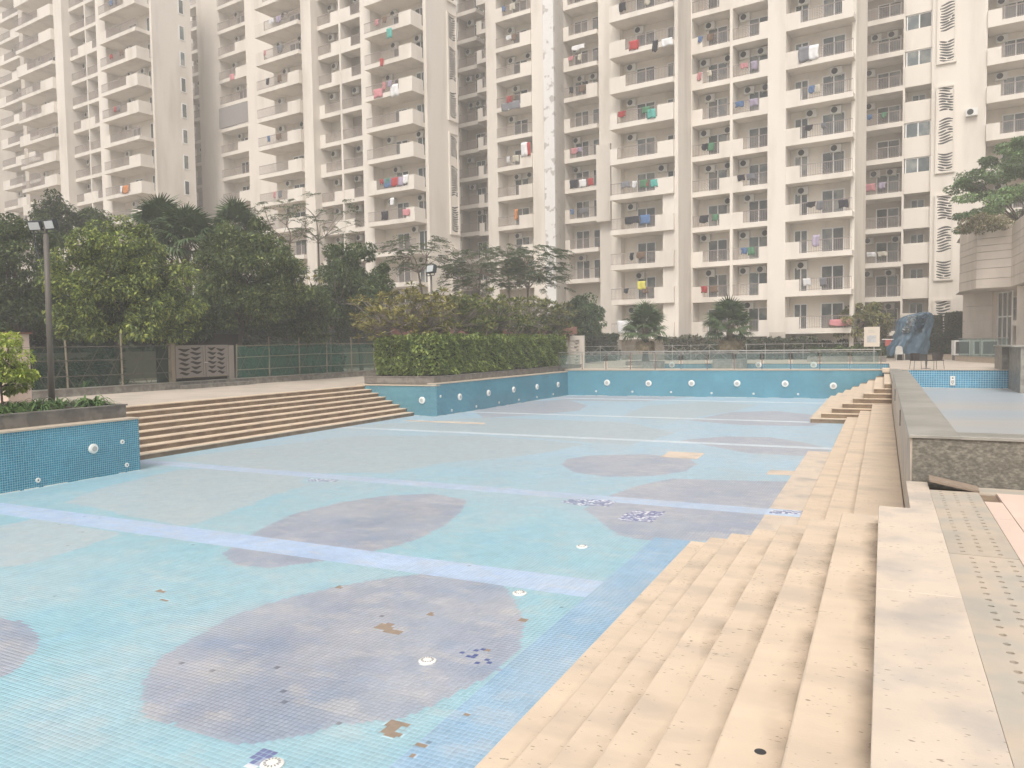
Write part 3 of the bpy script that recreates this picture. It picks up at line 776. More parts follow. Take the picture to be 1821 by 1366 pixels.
def ac_mesh():
    def fn():
        return MB().box(-0.42, 0.42, -0.34, -0.02, 0, 0.6).box(-0.4, -0.36, -0.35, 0.0, -0.06, 0.0).box(0.36, 0.4, -0.35, 0.0, -0.06, 0.0).mesh('air_conditioner', ACM)
    return cached('ac', fn)
def fan_mesh():
    def fn():
        m = MB().lathe([(0.235, 0), (0.235, 0.012), (0.20, 0.014)], (0, -0.352, 0.3), 'Y', 16)
        return m.mesh('fan_grille', DARK)
    return cached('fan', fn)
def ac_unit(bl, sc, t, z):
    a = link('air_conditioner', ac_mesh(), bl.root, (sc, t, z)); link('fan_grille', fan_mesh(), a, (-0.1, 0, 0)); return a
def bay(bl, s0, s1, t, rec, z0, floors, solid, doors, wins=(), acs=0.7, fascia=0.42, wallmat=None, proj=0.0, side=False, top_z=None, kmin=0):
    """one column of balconies: solid(k) -> parapet ranges in fractions, doors/wins as (centre fraction, width[, sill, height])"""
    w = s1 - s0
    zt = top_z or (z0 + FH * floors)
    bl.wall(s0 - 0.02, s1 + 0.02, t + rec, t + rec + 0.3, -1.0, zt, wallmat or PAINT_IN)
    for k in range(kmin, floors):
        z = z0 + FH * k
        key = ('slab', round(w, 2), round(rec + proj, 2), fascia)
        sl = cached(key, lambda: MB().box(0.0, w, -proj, rec - 0.005, 0, fascia).mesh('balcony_slab', PAINT))
        link('balcony_slab', sl, bl.root, (s0, t, z))
        zs = z + fascia
        rs = sorted(solid(k)); cur = 0.0; gaps = []
        for a, b in rs:
            if a - cur > 0.03: gaps.append((cur, a))
            cur = b
            pm = cached(('par', round((b - a) * w, 2), round(w, 2)), lambda: MB().box(0, (b - a) * w, 0, 0.13, -0.001, 0.93).mesh('parapet', PAINT))
            link('parapet', pm, bl.root, (s0 + a * w, t - proj + 0.002, zs))
            if side and (a == 0 or b == 1):
                pm2 = cached(('parS', round(rec + proj, 2)), lambda: MB().box(0, 0.12, 0, rec * 0.5 + proj, -0.001, 0.925).mesh('parapet', PAINT))
                link('parapet', pm2, bl.root, (s0 + 0.003 if a == 0 else s1 - 0.123, t - proj + 0.13, zs))
        if 1.0 - cur > 0.03: gaps.append((cur, 1.0))
        for a, b in gaps:
            wd = (b - a) * w
            link('railing', railing_mesh(wd), bl.root, (s0 + (a + b) / 2 * w, t - proj + 0.07, zs), scale=(wd / round(wd, 1), 1, 1))
        for c, dw in doors:
            opening(bl, 'sliding_door', s0 + c * w, t + rec - 0.003, zs - 0.05, dw, 2.1)
        for c, ww, sill, hh in wins:
            opening(bl, 'window', s0 + c * w, t + rec - 0.003, zs + sill, ww, hh)
        for j in range(2):
            if random.random() < acs * (1 if j == 0 else 0.55):
                ac_unit(bl, s0 + w * random.choice([(0.2, 0.33), (0.7, 0.84)][j]), t + rec - 0.004, zs + 1.85 + random.uniform(0, 0.1))
def zebra(bl, name, s0, s1, t, z0, z1, segs, axis='s'):
    """framed screen with dark wavy stripes; axis 't' puts it on a side wall"""
    def P(a, d, z): return (a, t - d, z) if axis == 's' else (t + d, a, z)
    m = MB()
    def bx(a0, a1, d0, d1, za, zb):
        x, y = P(a0, d0, za), P(a1, d1, zb)
        m.box(min(x[0], y[0]), max(x[0], y[0]), min(x[1], y[1]), max(x[1], y[1]), za, zb)
    fr_ = 0.16
    bx(s0, s1, 0.003, 0.08, z0, z1)
    bx(s0, s0 + fr_, 0.08, 0.17, z0, z1); bx(s1 - fr_, s1, 0.08, 0.17, z0, z1); bx(s0 + fr_, s1 - fr_, 0.08, 0.17, z0, z0 + fr_); bx(s0 + fr_, s1 - fr_, 0.08, 0.17, z1 - fr_, z1)
    o = m.build(name, PAINT, bl.root)
    rr = random.Random(3)
    for a, b in segs:
        st_ = MB()
        za, zb = z0 + (z1 - z0) * a, z0 + (z1 - z0) * b
        z = za + 0.1
        ph = rr.uniform(0, 6)
        while z < zb:
            ph += rr.uniform(-.5, .5)
            x = s0 + fr_ + 0.02 + rr.uniform(0, .1); xe = s1 - fr_ - 0.02
            while x < xe - 0.2:
                L = min(rr.uniform(0.5, 1.3), xe - x); n = 9
                up = []; dn = []
                for i in range(n):
                    f = i / (n - 1); th = 0.08 * math.sin(math.pi * (0.08 + 0.84 * f)) ** .7
                    zc = z + 0.10 * math.sin(ph + (x + L * f - s0) * 3.6)
                    up.append(P(x + L * f, 0.082, zc + th)); dn.append(P(x + L * f, 0.082, zc - th))
                st_.poly(up + dn[::-1])
                x += L + 0.05
            z += 0.225
        st_.build('stripes', DARK, o)
    return o

# --- right of centre: wing with wide balconies (H) and the stepped back double bays (I, J, K)
T4 = Block('apartment_block', 1087, 66.8, 'cream apartment block right of centre with wide balconies above the two courtyard palms')
tI = 3.1
sH0, sH1 = T4.s_at(1088, 0), T4.s_at(1200, 0)
zH = T4.z_at(1097, 357, 0) - FH * 4
NF = 11
SOL_H = {0: [(.66, 1)], 1: [(.70, 1)], 2: [(.72, 1)], 3: [(.72, 1)], 4: [(.72, 1)], 5: [(0, .12), (.76, 1)], 6: [(0, .12), (.76, 1)], 7: [(0, .26)], 8: [(0, .26)], 9: [(0, .18)], 10: [(0, .3)]}
bay(T4, sH0, sH1, 0, 1.9, zH, NF, lambda k: SOL_H[k], [(.42, 1.75)], [(.86, 1.15, 0.75, 1.2)], proj=0.35, side=True)
T4.wall(sH1, sH1 + 0.3, -0.02, tI + 2.3, -1.0, zH + FH * NF, PAINT)                 # right return of the wing
T4.wall(sH1 - 1.05, sH1 - 0.002, -0.06, 0.25, -1.0, zH + FH * 4 + 0.42 + .93, PAINT)
T4.wall(sH0 - 0.6, sH0 + 0.28, 1.2, 2.5, -1.0, zH + FH * NF, PAINT_IN)
sI0, sI1 = T4.s_at(1231, tI), T4.s_at(1298, tI)
sJ0, sJ1 = T4.s_at(1303, tI), T4.s_at(1365, tI)
sK0, sK1 = T4.s_at(1397, tI), T4.s_at(1516, tI)
zI = T4.z_at(1232, 351.5, tI) - FH * 4
zK = T4.z_at(1396, 328, tI) - FH * 4
LO = (0, 1, 2); 
bay(T4, sI0, sI1, tI, 1.7, zI, NF, lambda k: [(0, .28)] if k in (0, 1, 2, 6, 7, 8) else [(.72, 1)], [(.52, 1.75)])
bay(T4, sJ0, sJ1, tI, 1.7, zI, NF, lambda k: [(.76, 1)] if k in (0, 1, 2, 6, 7, 8) else [(0, .30)], [(.60, 1.75)])
bay(T4, sK0, sK1, tI, 1.7, zK, NF, lambda k: [(0, .22)] if k < 8 else [(0, .22), (.83, 1)], [(.66, 1.75)], [(.17, 1.1, 0.0, 2.05)], proj=0.0)
T4.wall(sI0 - 0.25, sI0, tI + 0.01, tI + 1.99, -1, zI + FH * NF)
T4.wall(sI1, sJ0, tI - 0.03, tI + 1.99, -1, zI + FH * NF)
T4.wall(sJ1, sK0, tI - 0.06, tI + 1.99, -1, zI + FH * NF)
T4.wall(sK1 - 0.28, sK1 + 0.02, tI + 0.95, tI + 6.5, -1, zI + FH * NF, PAINT_IN)
T4.wall(sJ1 + 0.2, sK0 + 0.06, tI - 0.10, tI - 0.06, -0.4, 2.3, PAINT_GREY, 'base_panel')
# wall mass behind
T4.wall(sH0 - 0.5, sK1 - 0.3, tI + 2.3, tI + 6.3, -1, zI + FH * NF)

# --- centre: set back wing (F, G) with a narrow recess at its left
T3 = Block('apartment_block', 885, 79.5, 'cream apartment block at centre with a peeling white strip between its balconies')
sF0, sF1 = T3.s_at(886, 0), T3.s_at(948, 0)
zF_ = T3.z_at(888, 254, 0) - FH * 5
NF3 = 13
SOLF = [[(.72, 1)], [(.68, 1)], [(.62, 1)], [(.62, 1)], [(.66, 1)], [], [(.70, 1)], [(.70, 1)], [(.70, 1)], [(0, .22)], [(.7, 1)], [(0, .2)], [(.7, 1)]]
bay(T3, sF0, sF1, 0, 1.8, zF_, NF3, lambda k: SOLF[k], [(.42, 1.75)], [(.85, 1.0, 0.9, 1.0)], proj=0.2, side=True)
s_a, s_b, s_c = T3.s_at(948, 0), T3.s_at(968, 0), T3.s_at(986, 0)
T3.wall(s_a, s_b, -0.05, 2.1, -1, zF_ + FH * NF3)
strip = T3.wall(s_b, s_c, 0.02, 2.1, -1, zF_ + FH * NF3, mat('peeling_paint', (0.76, 0.745, 0.72), 0.8, 0.04, 2, (0.45, 0.42, 0.39), 0.9, 1.1, thresh=(0.55, 0.60)), 'peeling_strip')
s_d = T3.s_at(1002, 2.0)
T3.wall(s_c, s_d + 0.05, 0.3, 4.0, -1, zF_ + FH * NF3)
tG = 2.2
sG0, sG1 = T3.s_at(1001, tG), T3.s_at(1064, tG)
zG = T3.z_at(1000, 239, tG) - FH * 5
SOLG = [[], [(0, .2)], [(0, .2)], [(0, .22)], [(0, .22)], [(0, .24)], [(.7, 1)], [(0, .22)], [(0, .22)], [(0, .2)], [(.72, 1)], [(0, .25)], [(0, .2)]]
bay(T3, sG0, sG1, tG, 1.8, zG, NF3, lambda k: SOLG[k], [(.33, 1.6), (.82, 1.5)], proj=0.15, side=True)
sG2 = T3.s_at(1092, tG)
T3.wall(sG1 + 0.02, sG2 + 0.5, tG + 0.2, tG + 4, -1, zF_ + FH * NF3)
T3.wall(sG1 + 0.02, sG1 + 1.5, tG - 0.5, tG + 0.2, zG + FH * 2 - 0.2, zG + FH * 4 + 1.2, PAINT, 'wall_panel')
tR = 1.0
sR30, sR31 = T3.s_at(851, tR), T3.s_at(877, tR)
zR3 = T3.z_at(850, 268, tR) - FH * 5
bay(T3, sR30, sR31, tR, 1.5, zR3, NF3, lambda k: [(0, .34)], [(.75, 0.9)], acs=0.0)
T3.wall(sR31, sF0 - 0.02, -0.02, 2.1, -1, zF_ + FH * NF3)
tR2 = 3.0
sR20, sR21 = T3.s_at(818, tR2), T3.s_at(851, tR2)
zR2 = T3.z_at(816, 276.6, tR2) - FH * 5
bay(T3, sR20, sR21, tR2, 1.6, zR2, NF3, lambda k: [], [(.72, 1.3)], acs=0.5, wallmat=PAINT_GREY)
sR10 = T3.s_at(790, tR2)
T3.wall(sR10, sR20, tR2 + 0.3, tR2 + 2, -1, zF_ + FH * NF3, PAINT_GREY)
for k in range(NF3):
    opening(T3, 'window', (T3.s_at(804, tR2) + sR20) / 2, tR2 + 0.298, zR2 + FH * k + 0.7, 0.75, 1.9)
    MB().box(sR20 - 0.9, sR20, tR2 - 0.5, tR2 + 0.29, zR2 + FH * k + 0.1, zR2 + FH * k + 0.28).build('ledge', PAINT, T3.root)
T3.wall(sR10, sG2, tG + 4.02, tG + 10, -1, zF_ + FH * NF3)

# --- left of centre: wing with corner balconies (C, D, E) and a blank right flank
T2 = Block('apartment_block', 465, 84.6, 'cream apartment block left of centre with drying laundry on its corner balconies')
NF2 = 14
sC0, sC1 = T2.s_at(467, 0), T2.s_at(543, 0)
zC = T2.z_at(466, 221, 0) - FH * 7
SOLC = [[(.7, 1)]] * 14
pat = [[(.66, 1)], [(.66, 1)], [], [(.66, 1)], [(.66, 1)], [(.70, 1)], [(.70, 1)], [(.72, 1)], [(.74, 1)], [(0, .2)], [(0, .22)], [(0, .2)], [(.7, 1)], [(0, .2)]]
bay(T2, sC0, sC1, 0, 1.9, zC, NF2, lambda k: pat[k], [(.55, 1.8)], [(.93, 0.9, 0.8, 1.1)], proj=0.5, side=True)
sD0, sDm, sD1 = T2.s_at(571, 0.8), T2.s_at(610, 0.8), T2.s_at(651, 0.8)
T2.wall(sC1 + 0.02, sD0, -0.1, 2.4, -1, zC + FH * NF2)
zD = T2.z_at(571, 212, .8) - FH * 7
bay(T2, sD0, sDm - 0.12, 0.8, 1.6, zD, NF2, lambda k: [(.62, 1)] if k in (2, 3, 4, 8, 9, 10) else [(0, .25)], [(.72, 1.3)])
bay(T2, sDm + 0.12, sD1, 0.8, 1.6, zD, NF2, lambda k: [(0, .45)] if k in (2, 3, 4, 8, 9, 10) else [], [(.78, 1.2)])
T2.wall(sDm - 0.12, sDm + 0.12, 0.77, 2.3, -1, zC + FH * NF2)
sE0, sE1 = T2.s_at(659, 0), T2.s_at(742, 0)
T2.wall(sD1, sE0, 0.4, 2.4, -1, zC + FH * NF2)
zE = T2.z_at(656, 240, 0) - FH * 6
patE = [[(.0, .0)], [(0, .12)], [(0, .12)], [(.82, 1)], [(0, .2), (.86, 1)], [(.72, 1)], [(.72, 1)], [(.72, 1)], [(.74, 1)], [(.75, 1)], [(0, .3)], [(.7, 1)], [(0, .2)], [(.7, 1)]]
bay(T2, sE0, sE1, 0, 1.9, zE, NF2, lambda k: [r for r in patE[k] if r[1] > r[0]], [(.42, 1.6)], [(.86, 1.3, 0.0, 2.1)], proj=0.5, side=True)
T2.wall(sE1 + 0.02, sE1 + 0.4, 1.2, 6.0, -1, zC + FH * NF2)
for (za, zb) in ((2.5, 11.2), (12.5, 22.5), (23.6, 34.0), (35, 44)):
    zebra(T2, 'zebra_screen', 4.3, 5.8, sE1 + 0.4, za, zb, ((.04, .28), (.38, .68), (.76, .97)), 't')
tB = 6.0
sB0, sB1 = T2.s_at(398, tB), T2.s_at(447, tB)
zB = T2.z_at(400, 280, tB) - FH * 7
bay(T2, sB0, sB1, tB, 1.6, zB, NF2 + 1, lambda k: [(.62, 1)] if k % 3 else [], [(.42, 1.5)], [(.85, .8, .8, 1.1)], proj=0.3)
T2.wall(sB1, T2.s_at(466, tB) + 3, tB - 0.3, tB + 2, -1, zC + FH * (NF2 + 1))
tA = 9.0
sA0, sA1 = T2.s_at(332, tA), T2.s_at(394, tA)
zA = T2.z_at(341, 258, tA) - FH * 8
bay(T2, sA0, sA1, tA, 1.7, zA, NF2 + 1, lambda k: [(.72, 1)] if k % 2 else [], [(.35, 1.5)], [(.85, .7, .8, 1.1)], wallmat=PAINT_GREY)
T2.wall(sA1, sB0, tB, tA + 2, -1, zC + FH * (NF2 + 1))
T2.wall(sA0 - 1, sB1 + 4, tA + 2.1, tA + 9, -1, zC + FH * (NF2 + 1))
T2.wall(sC0, sE1, 2.4, 4.5, -1, zC + FH * NF2)
# grey blind hanging over one balcony
MB().box(sB0 - 0.1, sB1 + 0.1, tB - 0.36, tB - 0.32, zB + FH * 8 + 0.5, zB + FH * 9 - 0.05).build('hanging_blind', mat('grey_blind', (0.30, 0.28, 0.27), 0.8, 0.05, 3), T2.root)

# --- far left tower
T1 = Block('apartment_block', 200, 92.0, 'cream apartment tower at the far left behind the palms')
NF1 = 16
s30, s31 = T1.s_at(193, 0), T1.s_at(258, 0)
z3 = T1.z_at(197, 311, 0) - FH * 7
bay(T1, s30, s31, 0, 1.9, z3, NF1, lambda k: [(.7, 1)] if k % 4 else [(0, .2)], [(.42, 1.6)], [(.86, 1.1, 0, 2.1)], proj=0.5, side=True)
T1.wall(s31 + 0.02, s31 + 0.4, 1.2, 6.2, -1, z3 + FH * NF1)
for k in range(NF1):
    f = MB().box(s31 + 0.402, s31 + 0.45, 4.6, 5.3, z3 + FH * k + 0.5, z3 + FH * k + 2.2).build('window', WHITE, T1.root)
    MB().box(s31 + 0.451, s31 + 0.46, 4.7, 5.2, z3 + FH * k + 0.6, z3 + FH * k + 2.1).build('pane', PANE, f)
s20, s2m, s21 = T1.s_at(134, .8), T1.s_at(162, .8), T1.s_at(188, .8)
z2 = T1.z_at(140, 323, .8) - FH * 7
bay(T1, s20, s2m - .1, .8, 1.6, z2, NF1, lambda k: [(.5, 1)] if k % 3 == 0 else [], [(.6, 1.3)])
bay(T1, s2m + .1, s21, .8, 1.6, z2, NF1, lambda k: [(0, .4)] if k % 3 == 0 else [], [(.6, 1.3)])
T1.wall(s2m - .1, s2m + .1, .77, 2.3, -1, z3 + FH * NF1)
T1.wall(s21, s30 - 0.02, .3, 2.4, -1, z3 + FH * NF1)
s10, s11 = T1.s_at(45, 0), T1.s_at(108, 0)
bay(T1, s10, s11, 0, 1.9, z3 + 0.2, NF1, lambda k: [(.66, 1)] if k % 3 else [(0, .3)], [(.5, 1.8)], [(.9, .9, .8, 1.1)], proj=0.5, side=True)
T1.wall(s11 + .02, s20, -.1, 2.4, -1, z3 + FH * NF1)
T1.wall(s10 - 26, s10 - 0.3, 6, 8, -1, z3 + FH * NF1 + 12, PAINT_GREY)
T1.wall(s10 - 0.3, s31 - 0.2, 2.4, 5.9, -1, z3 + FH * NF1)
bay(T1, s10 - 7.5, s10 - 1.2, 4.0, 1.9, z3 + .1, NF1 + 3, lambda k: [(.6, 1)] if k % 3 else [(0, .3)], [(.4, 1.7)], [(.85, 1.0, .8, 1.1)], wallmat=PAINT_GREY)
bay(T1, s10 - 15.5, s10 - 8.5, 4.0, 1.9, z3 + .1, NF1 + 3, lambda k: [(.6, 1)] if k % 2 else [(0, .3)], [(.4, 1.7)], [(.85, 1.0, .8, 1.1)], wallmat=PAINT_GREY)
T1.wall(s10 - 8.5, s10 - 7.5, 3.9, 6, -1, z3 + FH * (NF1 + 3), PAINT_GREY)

# --- right: recessed bay, stair bay and the blank wall with zebra screens
T5 = Block('apartment_block', 1660, 65.0, 'cream apartment block at right with zebra striped screens on its blank wall')
NF5 = 11
sL0, sL1 = T5.s_at(1524, 0), T5.s_at(1604, 0)
zL = T5.z_at(1531, 357, 0) - FH * 4
bay(T5, sL0, sL1, 0, 2.3, zL, NF5, lambda k: [], [(.62, 1.9)], acs=0.8, wallmat=PAINT_GREY)
sM1 = T5.s_at(1655, -0.1)
zM = T5.z_at(1604, 408, -0.1) - FH * 3
T5.wall(sL1, sM1, 1.6, 1.9, -1, zL + FH * NF5, PAINT_IN)
T5.wall(sL1 + 0.001, sL1 + 0.16, 0.0, 2.6, -1, zL + FH * NF5)
for k in range(NF5):
    z = zM + FH * k
    MB().box(sL1 + 0.17, sM1, -0.1, 0.05, z, z + 1.75).build('stair_panel', PAINT, T5.root)
    MB().box(sL1 + 0.17, sM1, 0.051, 1.59, z, z + 0.3).build('landing', PAINT, T5.root)
    if k in (4, 5, 7, 8):
        opening(T5, 'window', (sL1 + sM1) / 2 + 0.1, 0.04, z + 1.76, sM1 - sL1 - 0.25, 1.24)
    else:
        opening(T5, 'window', (sL1 + sM1) / 2, 1.597, z + 1.5, 1.1, 1.2)
s51 = T5.s_at(1752, -0.3)
T5.wall(sM1, s51, -0.3, 6.0, -1, zL + FH * NF5)
sz0, sz1 = T5.s_at(1663, -0.3), T5.s_at(1698, -0.3)
zz = lambda py: T5.z_at(1680, py, -0.3)
zebra(T5, 'zebra_screen', sz0, sz1, -0.3, zz(603), zz(532), ((.03, .95),))
zebra(T5, 'zebra_screen', sz0, sz1, -0.3, zz(499), zz(345), ((.02, .24), (.34, .62), (.70, .97)))
zebra(T5, 'zebra_screen', sz0, sz1, -0.3, zz(308), zz(152), ((.02, .24), (.34, .62), (.70, .97)))
zebra(T5, 'zebra_screen', sz0, sz1, -0.3, zz(114), zz(-60), ((.02, .24), (.34, .62), (.70, .97)))
sN0, sN1 = T5.s_at(1752, 0), T5.s_at(1880, 0)
zN = T5.z_at(1749, 254, 0) - FH * 5
bay(T5, sN0 + 0.02, sN1, 0, 1.9, zN, NF5 + 1, lambda k: [(0, .2)], [(.4, 1.7)], [(.8, 1.2, .8, 1.2)], proj=0.5, side=True)
T5.wall(sL0, sN1 + 8, 6.02, 10, -1, zL + FH * NF5)
T5.wall(sN1, sN1 + 10, 0.2, 6, -1, zL + FH * NF5)
ac_unit(T5, s51 - 1.0, -0.303, zN + FH * 5 + 2.2)
for k in range(NF5):
    pass

# --- laundry on the balconies: each piece hangs by itself
def cloth(bl, sc, t, z, w, h, col, label, name='cloth', cat='laundry', rough=0.9):
    n, mrows = 9, 6
    v, f = [], []
    ph = random.uniform(0, 6)
    for i in range(n):
        for j in range(mrows):
            x = (i / (n - 1) - 0.5) * w; zz_ = -j / (mrows - 1) * h
            y = 0.05 * math.sin(ph + x * 9 / max(w, .5)) * (0.3 + j / mrows) + 0.02 * math.sin(ph * 2 + x * 17)
            v.append((x + 0.03 * math.sin(ph + j), y, zz_ + 0.05 * math.sin(ph + i * 0.9) * (j / mrows)))
    for i in range(n - 1):
        for j in range(mrows - 1): f.append((i * mrows + j, (i + 1) * mrows + j, (i + 1) * mrows + j + 1, i * mrows + j + 1))
    m = MB(); m.v = v; m.f = f
    mt = MATS.get('cloth_%s' % (col,)) or mat('cloth_%s' % (col,), col, rough, 0.1, 4)
    o = m.build(name, mt, None, bl.world(sc, t, z), BROT, True)
    md = o.modifiers.new('solid', 'SOLIDIFY'); md.thickness = 0.015
    return tag(o, label, cat, 'laundry drying on the balconies')
def on_px(bl, px, py, t, w, h, col, label):
    cloth(bl, bl.s_at(px, t, py), t, bl.z_at(px, py, t), w, h, col, label)
RED, PINKC, WHT, BLK, BLU, TEAL, ORA, GRY, LIL_, GRN = (.42, .05, .05), (.6, .25, .27), (.75, .74, .74), (.03, .03, .04), (.10, .18, .34), (.10, .38, .33), (.55, .20, .06), (.2, .2, .22), (.4, .34, .44), (.10, .25, .14)
E5, H5, F5, G5, K5 = -0.56, -0.41, -0.26, tG - 0.21, tI - 0.06
for a in ((T4, 1127, 72, H5, .9, .75, RED, 'red cloth over an upper balcony rail of the wide wing'),
          (T4, 1165, 72, H5, .5, .9, BLK, 'dark shirt beside the red cloth on the upper balcony rail'),
          (T4, 1186, 68, H5, .9, .6, WHT, 'white towel at the right end of the upper balcony rail'),
          (T4, 1158, 194, H5, .75, .75, TEAL, 'teal cloth hung on a balcony rail above the wide wing middle'),
          (T4, 1112, 323, H5, .8, .5, GRY, 'grey cloth at left of the rail with mixed laundry'),
          (T4, 1147, 321, H5, .6, .5, RED, 'maroon cloth in the middle of the rail with mixed laundry'),
          (T4, 1163, 319, H5, .6, .6, TEAL, 'green cloth at right of the rail with mixed laundry'),
          (T4, 1124, 385, H5, 1.3, .6, BLK, 'wide black cloth on the balcony rail left of a blue towel'),
          (T4, 1147, 382, H5, .9, .75, BLU, 'blue towel on the balcony rail right of a black cloth'),
          (T4, 1141, 500, H5, .7, .7, (.62, .56, .12), 'yellow cloth on a low balcony rail above the left courtyard palm'),
          (T4, 1116, 570, H5 - .1, 1.9, 1.1, WHT, 'white patterned sheet over the lowest balcony beside the courtyard palm'),
          (T4, 1447, 80, K5, .7, 1.1, WHT, 'white sheet hung on an upper balcony at right'),
          (T4, 1432, 82, K5, 1.0, 1.2, GRY, 'grey patterned cloth left of the white sheet on the upper right balcony'),
          (T4, 1500, 355, K5, .7, .6, BLK, 'dark striped cloth over the rail of the right hand column'),
          (T4, 1451, 418, K5, .5, .9, LIL_, 'pale lilac cloth hanging in a balcony of the right hand column'),
          (T4, 1494, 568, K5, 1.6, .5, PINKC, 'pink cloth on the lowest right balcony behind the small tree'),
          (T3, 1028, 80, G5, 1.4, .45, WHT, 'row of white clothes high on the centre block'),
          (T3, 932, 253, F5, .75, 1.4, WHT, 'long white sheet on a balcony of the centre block'),
          (T3, 940, 253, F5 - .05, .35, 1.3, RED, 'red strip hanging beside the long white sheet'),
          (T3, 908, 181, F5, 2.2, .8, GRY, 'long grey cloths over the rail of the centre block'),
          (T3, 918, 372, F5, .35, 1.1, ORA, 'orange cloth hanging on the centre block above the feathery tree'),
          (T3, 1020, 320, G5, .9, .8, BLK, 'black cloth on the rail beside red and white laundry'),
          (T3, 1036, 319, G5, .8, .75, WHT, 'white cloth between black and red laundry on the centre block'),
          (T3, 1050, 317, G5, .6, .7, RED, 'red cloth at the right of the centre block laundry row'),
          (T2, 692, 50, E5, .6, .9, TEAL, 'green towel on a top corner balcony'),
          (T2, 678, 104, E5, .5, .7, RED, 'red cloth on a high corner balcony'),
          (T2, 672, 158, E5, 1.1, .8, PINKC, 'pink cloth left of a white sheet on a corner balcony'),
          (T2, 701, 150, E5, .9, 1.1, WHT, 'white sheet right of a pink cloth on a corner balcony'),
          (T2, 689, 318, E5, .9, .8, BLU, 'blue cloth at left of a corner balcony row of laundry'),
          (T2, 701, 316, E5, .9, .8, RED, 'red towel in the middle of a corner balcony row'),
          (T2, 712, 315, E5, .7, .8, LIL_, 'mauve towel right of the red towel on a corner balcony'),
          (T2, 721, 311, E5, .6, .8, WHT, 'white cloth at right of a corner balcony row'),
          (T2, 684, 376, E5, .9, .8, BLK, 'black cloth on the lowest visible corner balcony'),
          (T2, 722, 372, E5, .9, .6, PINKC, 'pink cloth beside black laundry on the lowest visible corner balcony'),
          (T2, 697, 352, E5, .5, .7, WHT, 'white shirt hung high on the lowest visible corner balcony'),
          (T2, 412, 132, tB - .36, .8, .7, PINKC, 'bright pink cloth on a balcony of the set back bay at left'),
          (T1, 223, 330, E5, 1.2, .9, ORA, 'orange cloth on a low balcony of the far left tower'),
          (T1, 216, 331, E5 - .06, .4, .8, WHT, 'white cloth beside the orange cloth on the far left tower')):
    on_px(*a)
ORD = ['lowest', 'second', 'third', 'fourth', 'fifth', 'sixth', 'seventh', 'eighth', 'ninth', 'tenth', 'eleventh', 'twelfth', 'thirteenth', 'fourteenth']
PAL = [('red', RED), ('pink', PINKC), ('white', WHT), ('black', BLK), ('blue', BLU), ('green', GRN), ('grey', GRY), ('lilac', LIL_), ('cream', (.6, .55, .45)), ('brown', (.2, .13, .09))]
rq = random.Random(12)
for bl, nm, sa, sb, tt, zz0, fls in ((T4, 'wide balcony column', sH0, sH1, H5, zH, (1, 2, 4, 6, 9)), (T4, 'left column of the double bay', sI0, sI1, tI - .06, zI, (1, 3, 5, 7, 8)), (T4, 'right column of the double bay', sJ0, sJ1, tI - .06, zI, (2, 4, 6, 7)), (T4, 'right hand column of the right block', sK0, sK1, K5, zK, (1, 3, 5, 6, 9)),
                                     (T3, 'left column of the centre block', sF0, sF1, F5, zF_, (4, 6, 8, 9, 10)), (T3, 'right column of the centre block', sG0, sG1, G5, zG, (2, 4, 6, 7, 9)), (T2, 'left projecting column of the left block', sC0, sC1, E5, zC, (4, 6, 8, 9, 10)), (T2, 'corner column of the left block', sE0, sE1, E5, zE, (4, 7, 9)), (T5, 'shaded recessed column at right', sL0, sL1, -.06, zL, (2, 4, 6)), (T1, 'corner column of the far left tower', s30, s31, E5, z3, (9, 11, 13))):
    for k in fls:
        for cn, cc_, fr0 in ((*rq.choice(PAL[:5]), rq.uniform(.2, .42)), (*rq.choice(PAL[5:]), rq.uniform(.46, .62))):
            cloth(bl, sa + (sb - sa) * fr0, tt, zz0 + FH * k + .42 + .96, rq.uniform(.35, .8), rq.uniform(.4, .75), tuple(x * .8 for x in cc_), '%s cloth on the %s balcony up the %s' % (cn, ORD[k], nm))

# ------------------------------------------------------------------ foliage
def leaves_mesh(name, pos, nrm, size, cols, mat_, aspect=0.42, droop=0.35, seed=0, jitter=0.9):
    """one folded leaf per point: rhombus with its tip bent down"""
    r = np.random.default_rng(seed)
    n = len(pos)
    d = nrm + (r.random((n, 3)) - 0.5) * 2 * jitter
    d[:, 2] -= droop
    d /= np.linalg.norm(d, axis=1, keepdims=True) + 1e-9
    up = np.tile(np.array([[0.0, 0, 1]]), (n, 1)) + (r.random((n, 3)) - 0.5) * 1.1
    s = np.cross(d, up); s /= np.linalg.norm(s, axis=1, keepdims=True) + 1e-9
    b = np.cross(s, d)
    sz = (size * (0.65 + 0.7 * r.random(n)))[:, None]
    p0 = pos - d * sz * 0.5; p2 = pos + d * sz * 0.5 - b * sz * 0.10
    p1 = pos + s * sz * aspect * 0.5 + b * sz * 0.05; p3 = pos - s * sz * aspect * 0.5 + b * sz * 0.05
    v = np.stack([p0, p1, p2, p3], 1).reshape(-1, 3)
    return np_mesh(name, v, np.arange(4 * n).reshape(n, 4), mat_, np.repeat(cols, 4, axis=0))
def leaf_cols(n, base, alt, frac, seed, vary=0.5, bright=None):
    r = np.random.default_rng(seed)
    c = np.tile(np.array(base), (n, 1))
    m = r.random(n) < frac
    c[m] = np.array(alt)
    c *= (1 - vary / 2 + vary * r.random(n))[:, None]
    if bright is not None: c *= bright[:, None]
    return c
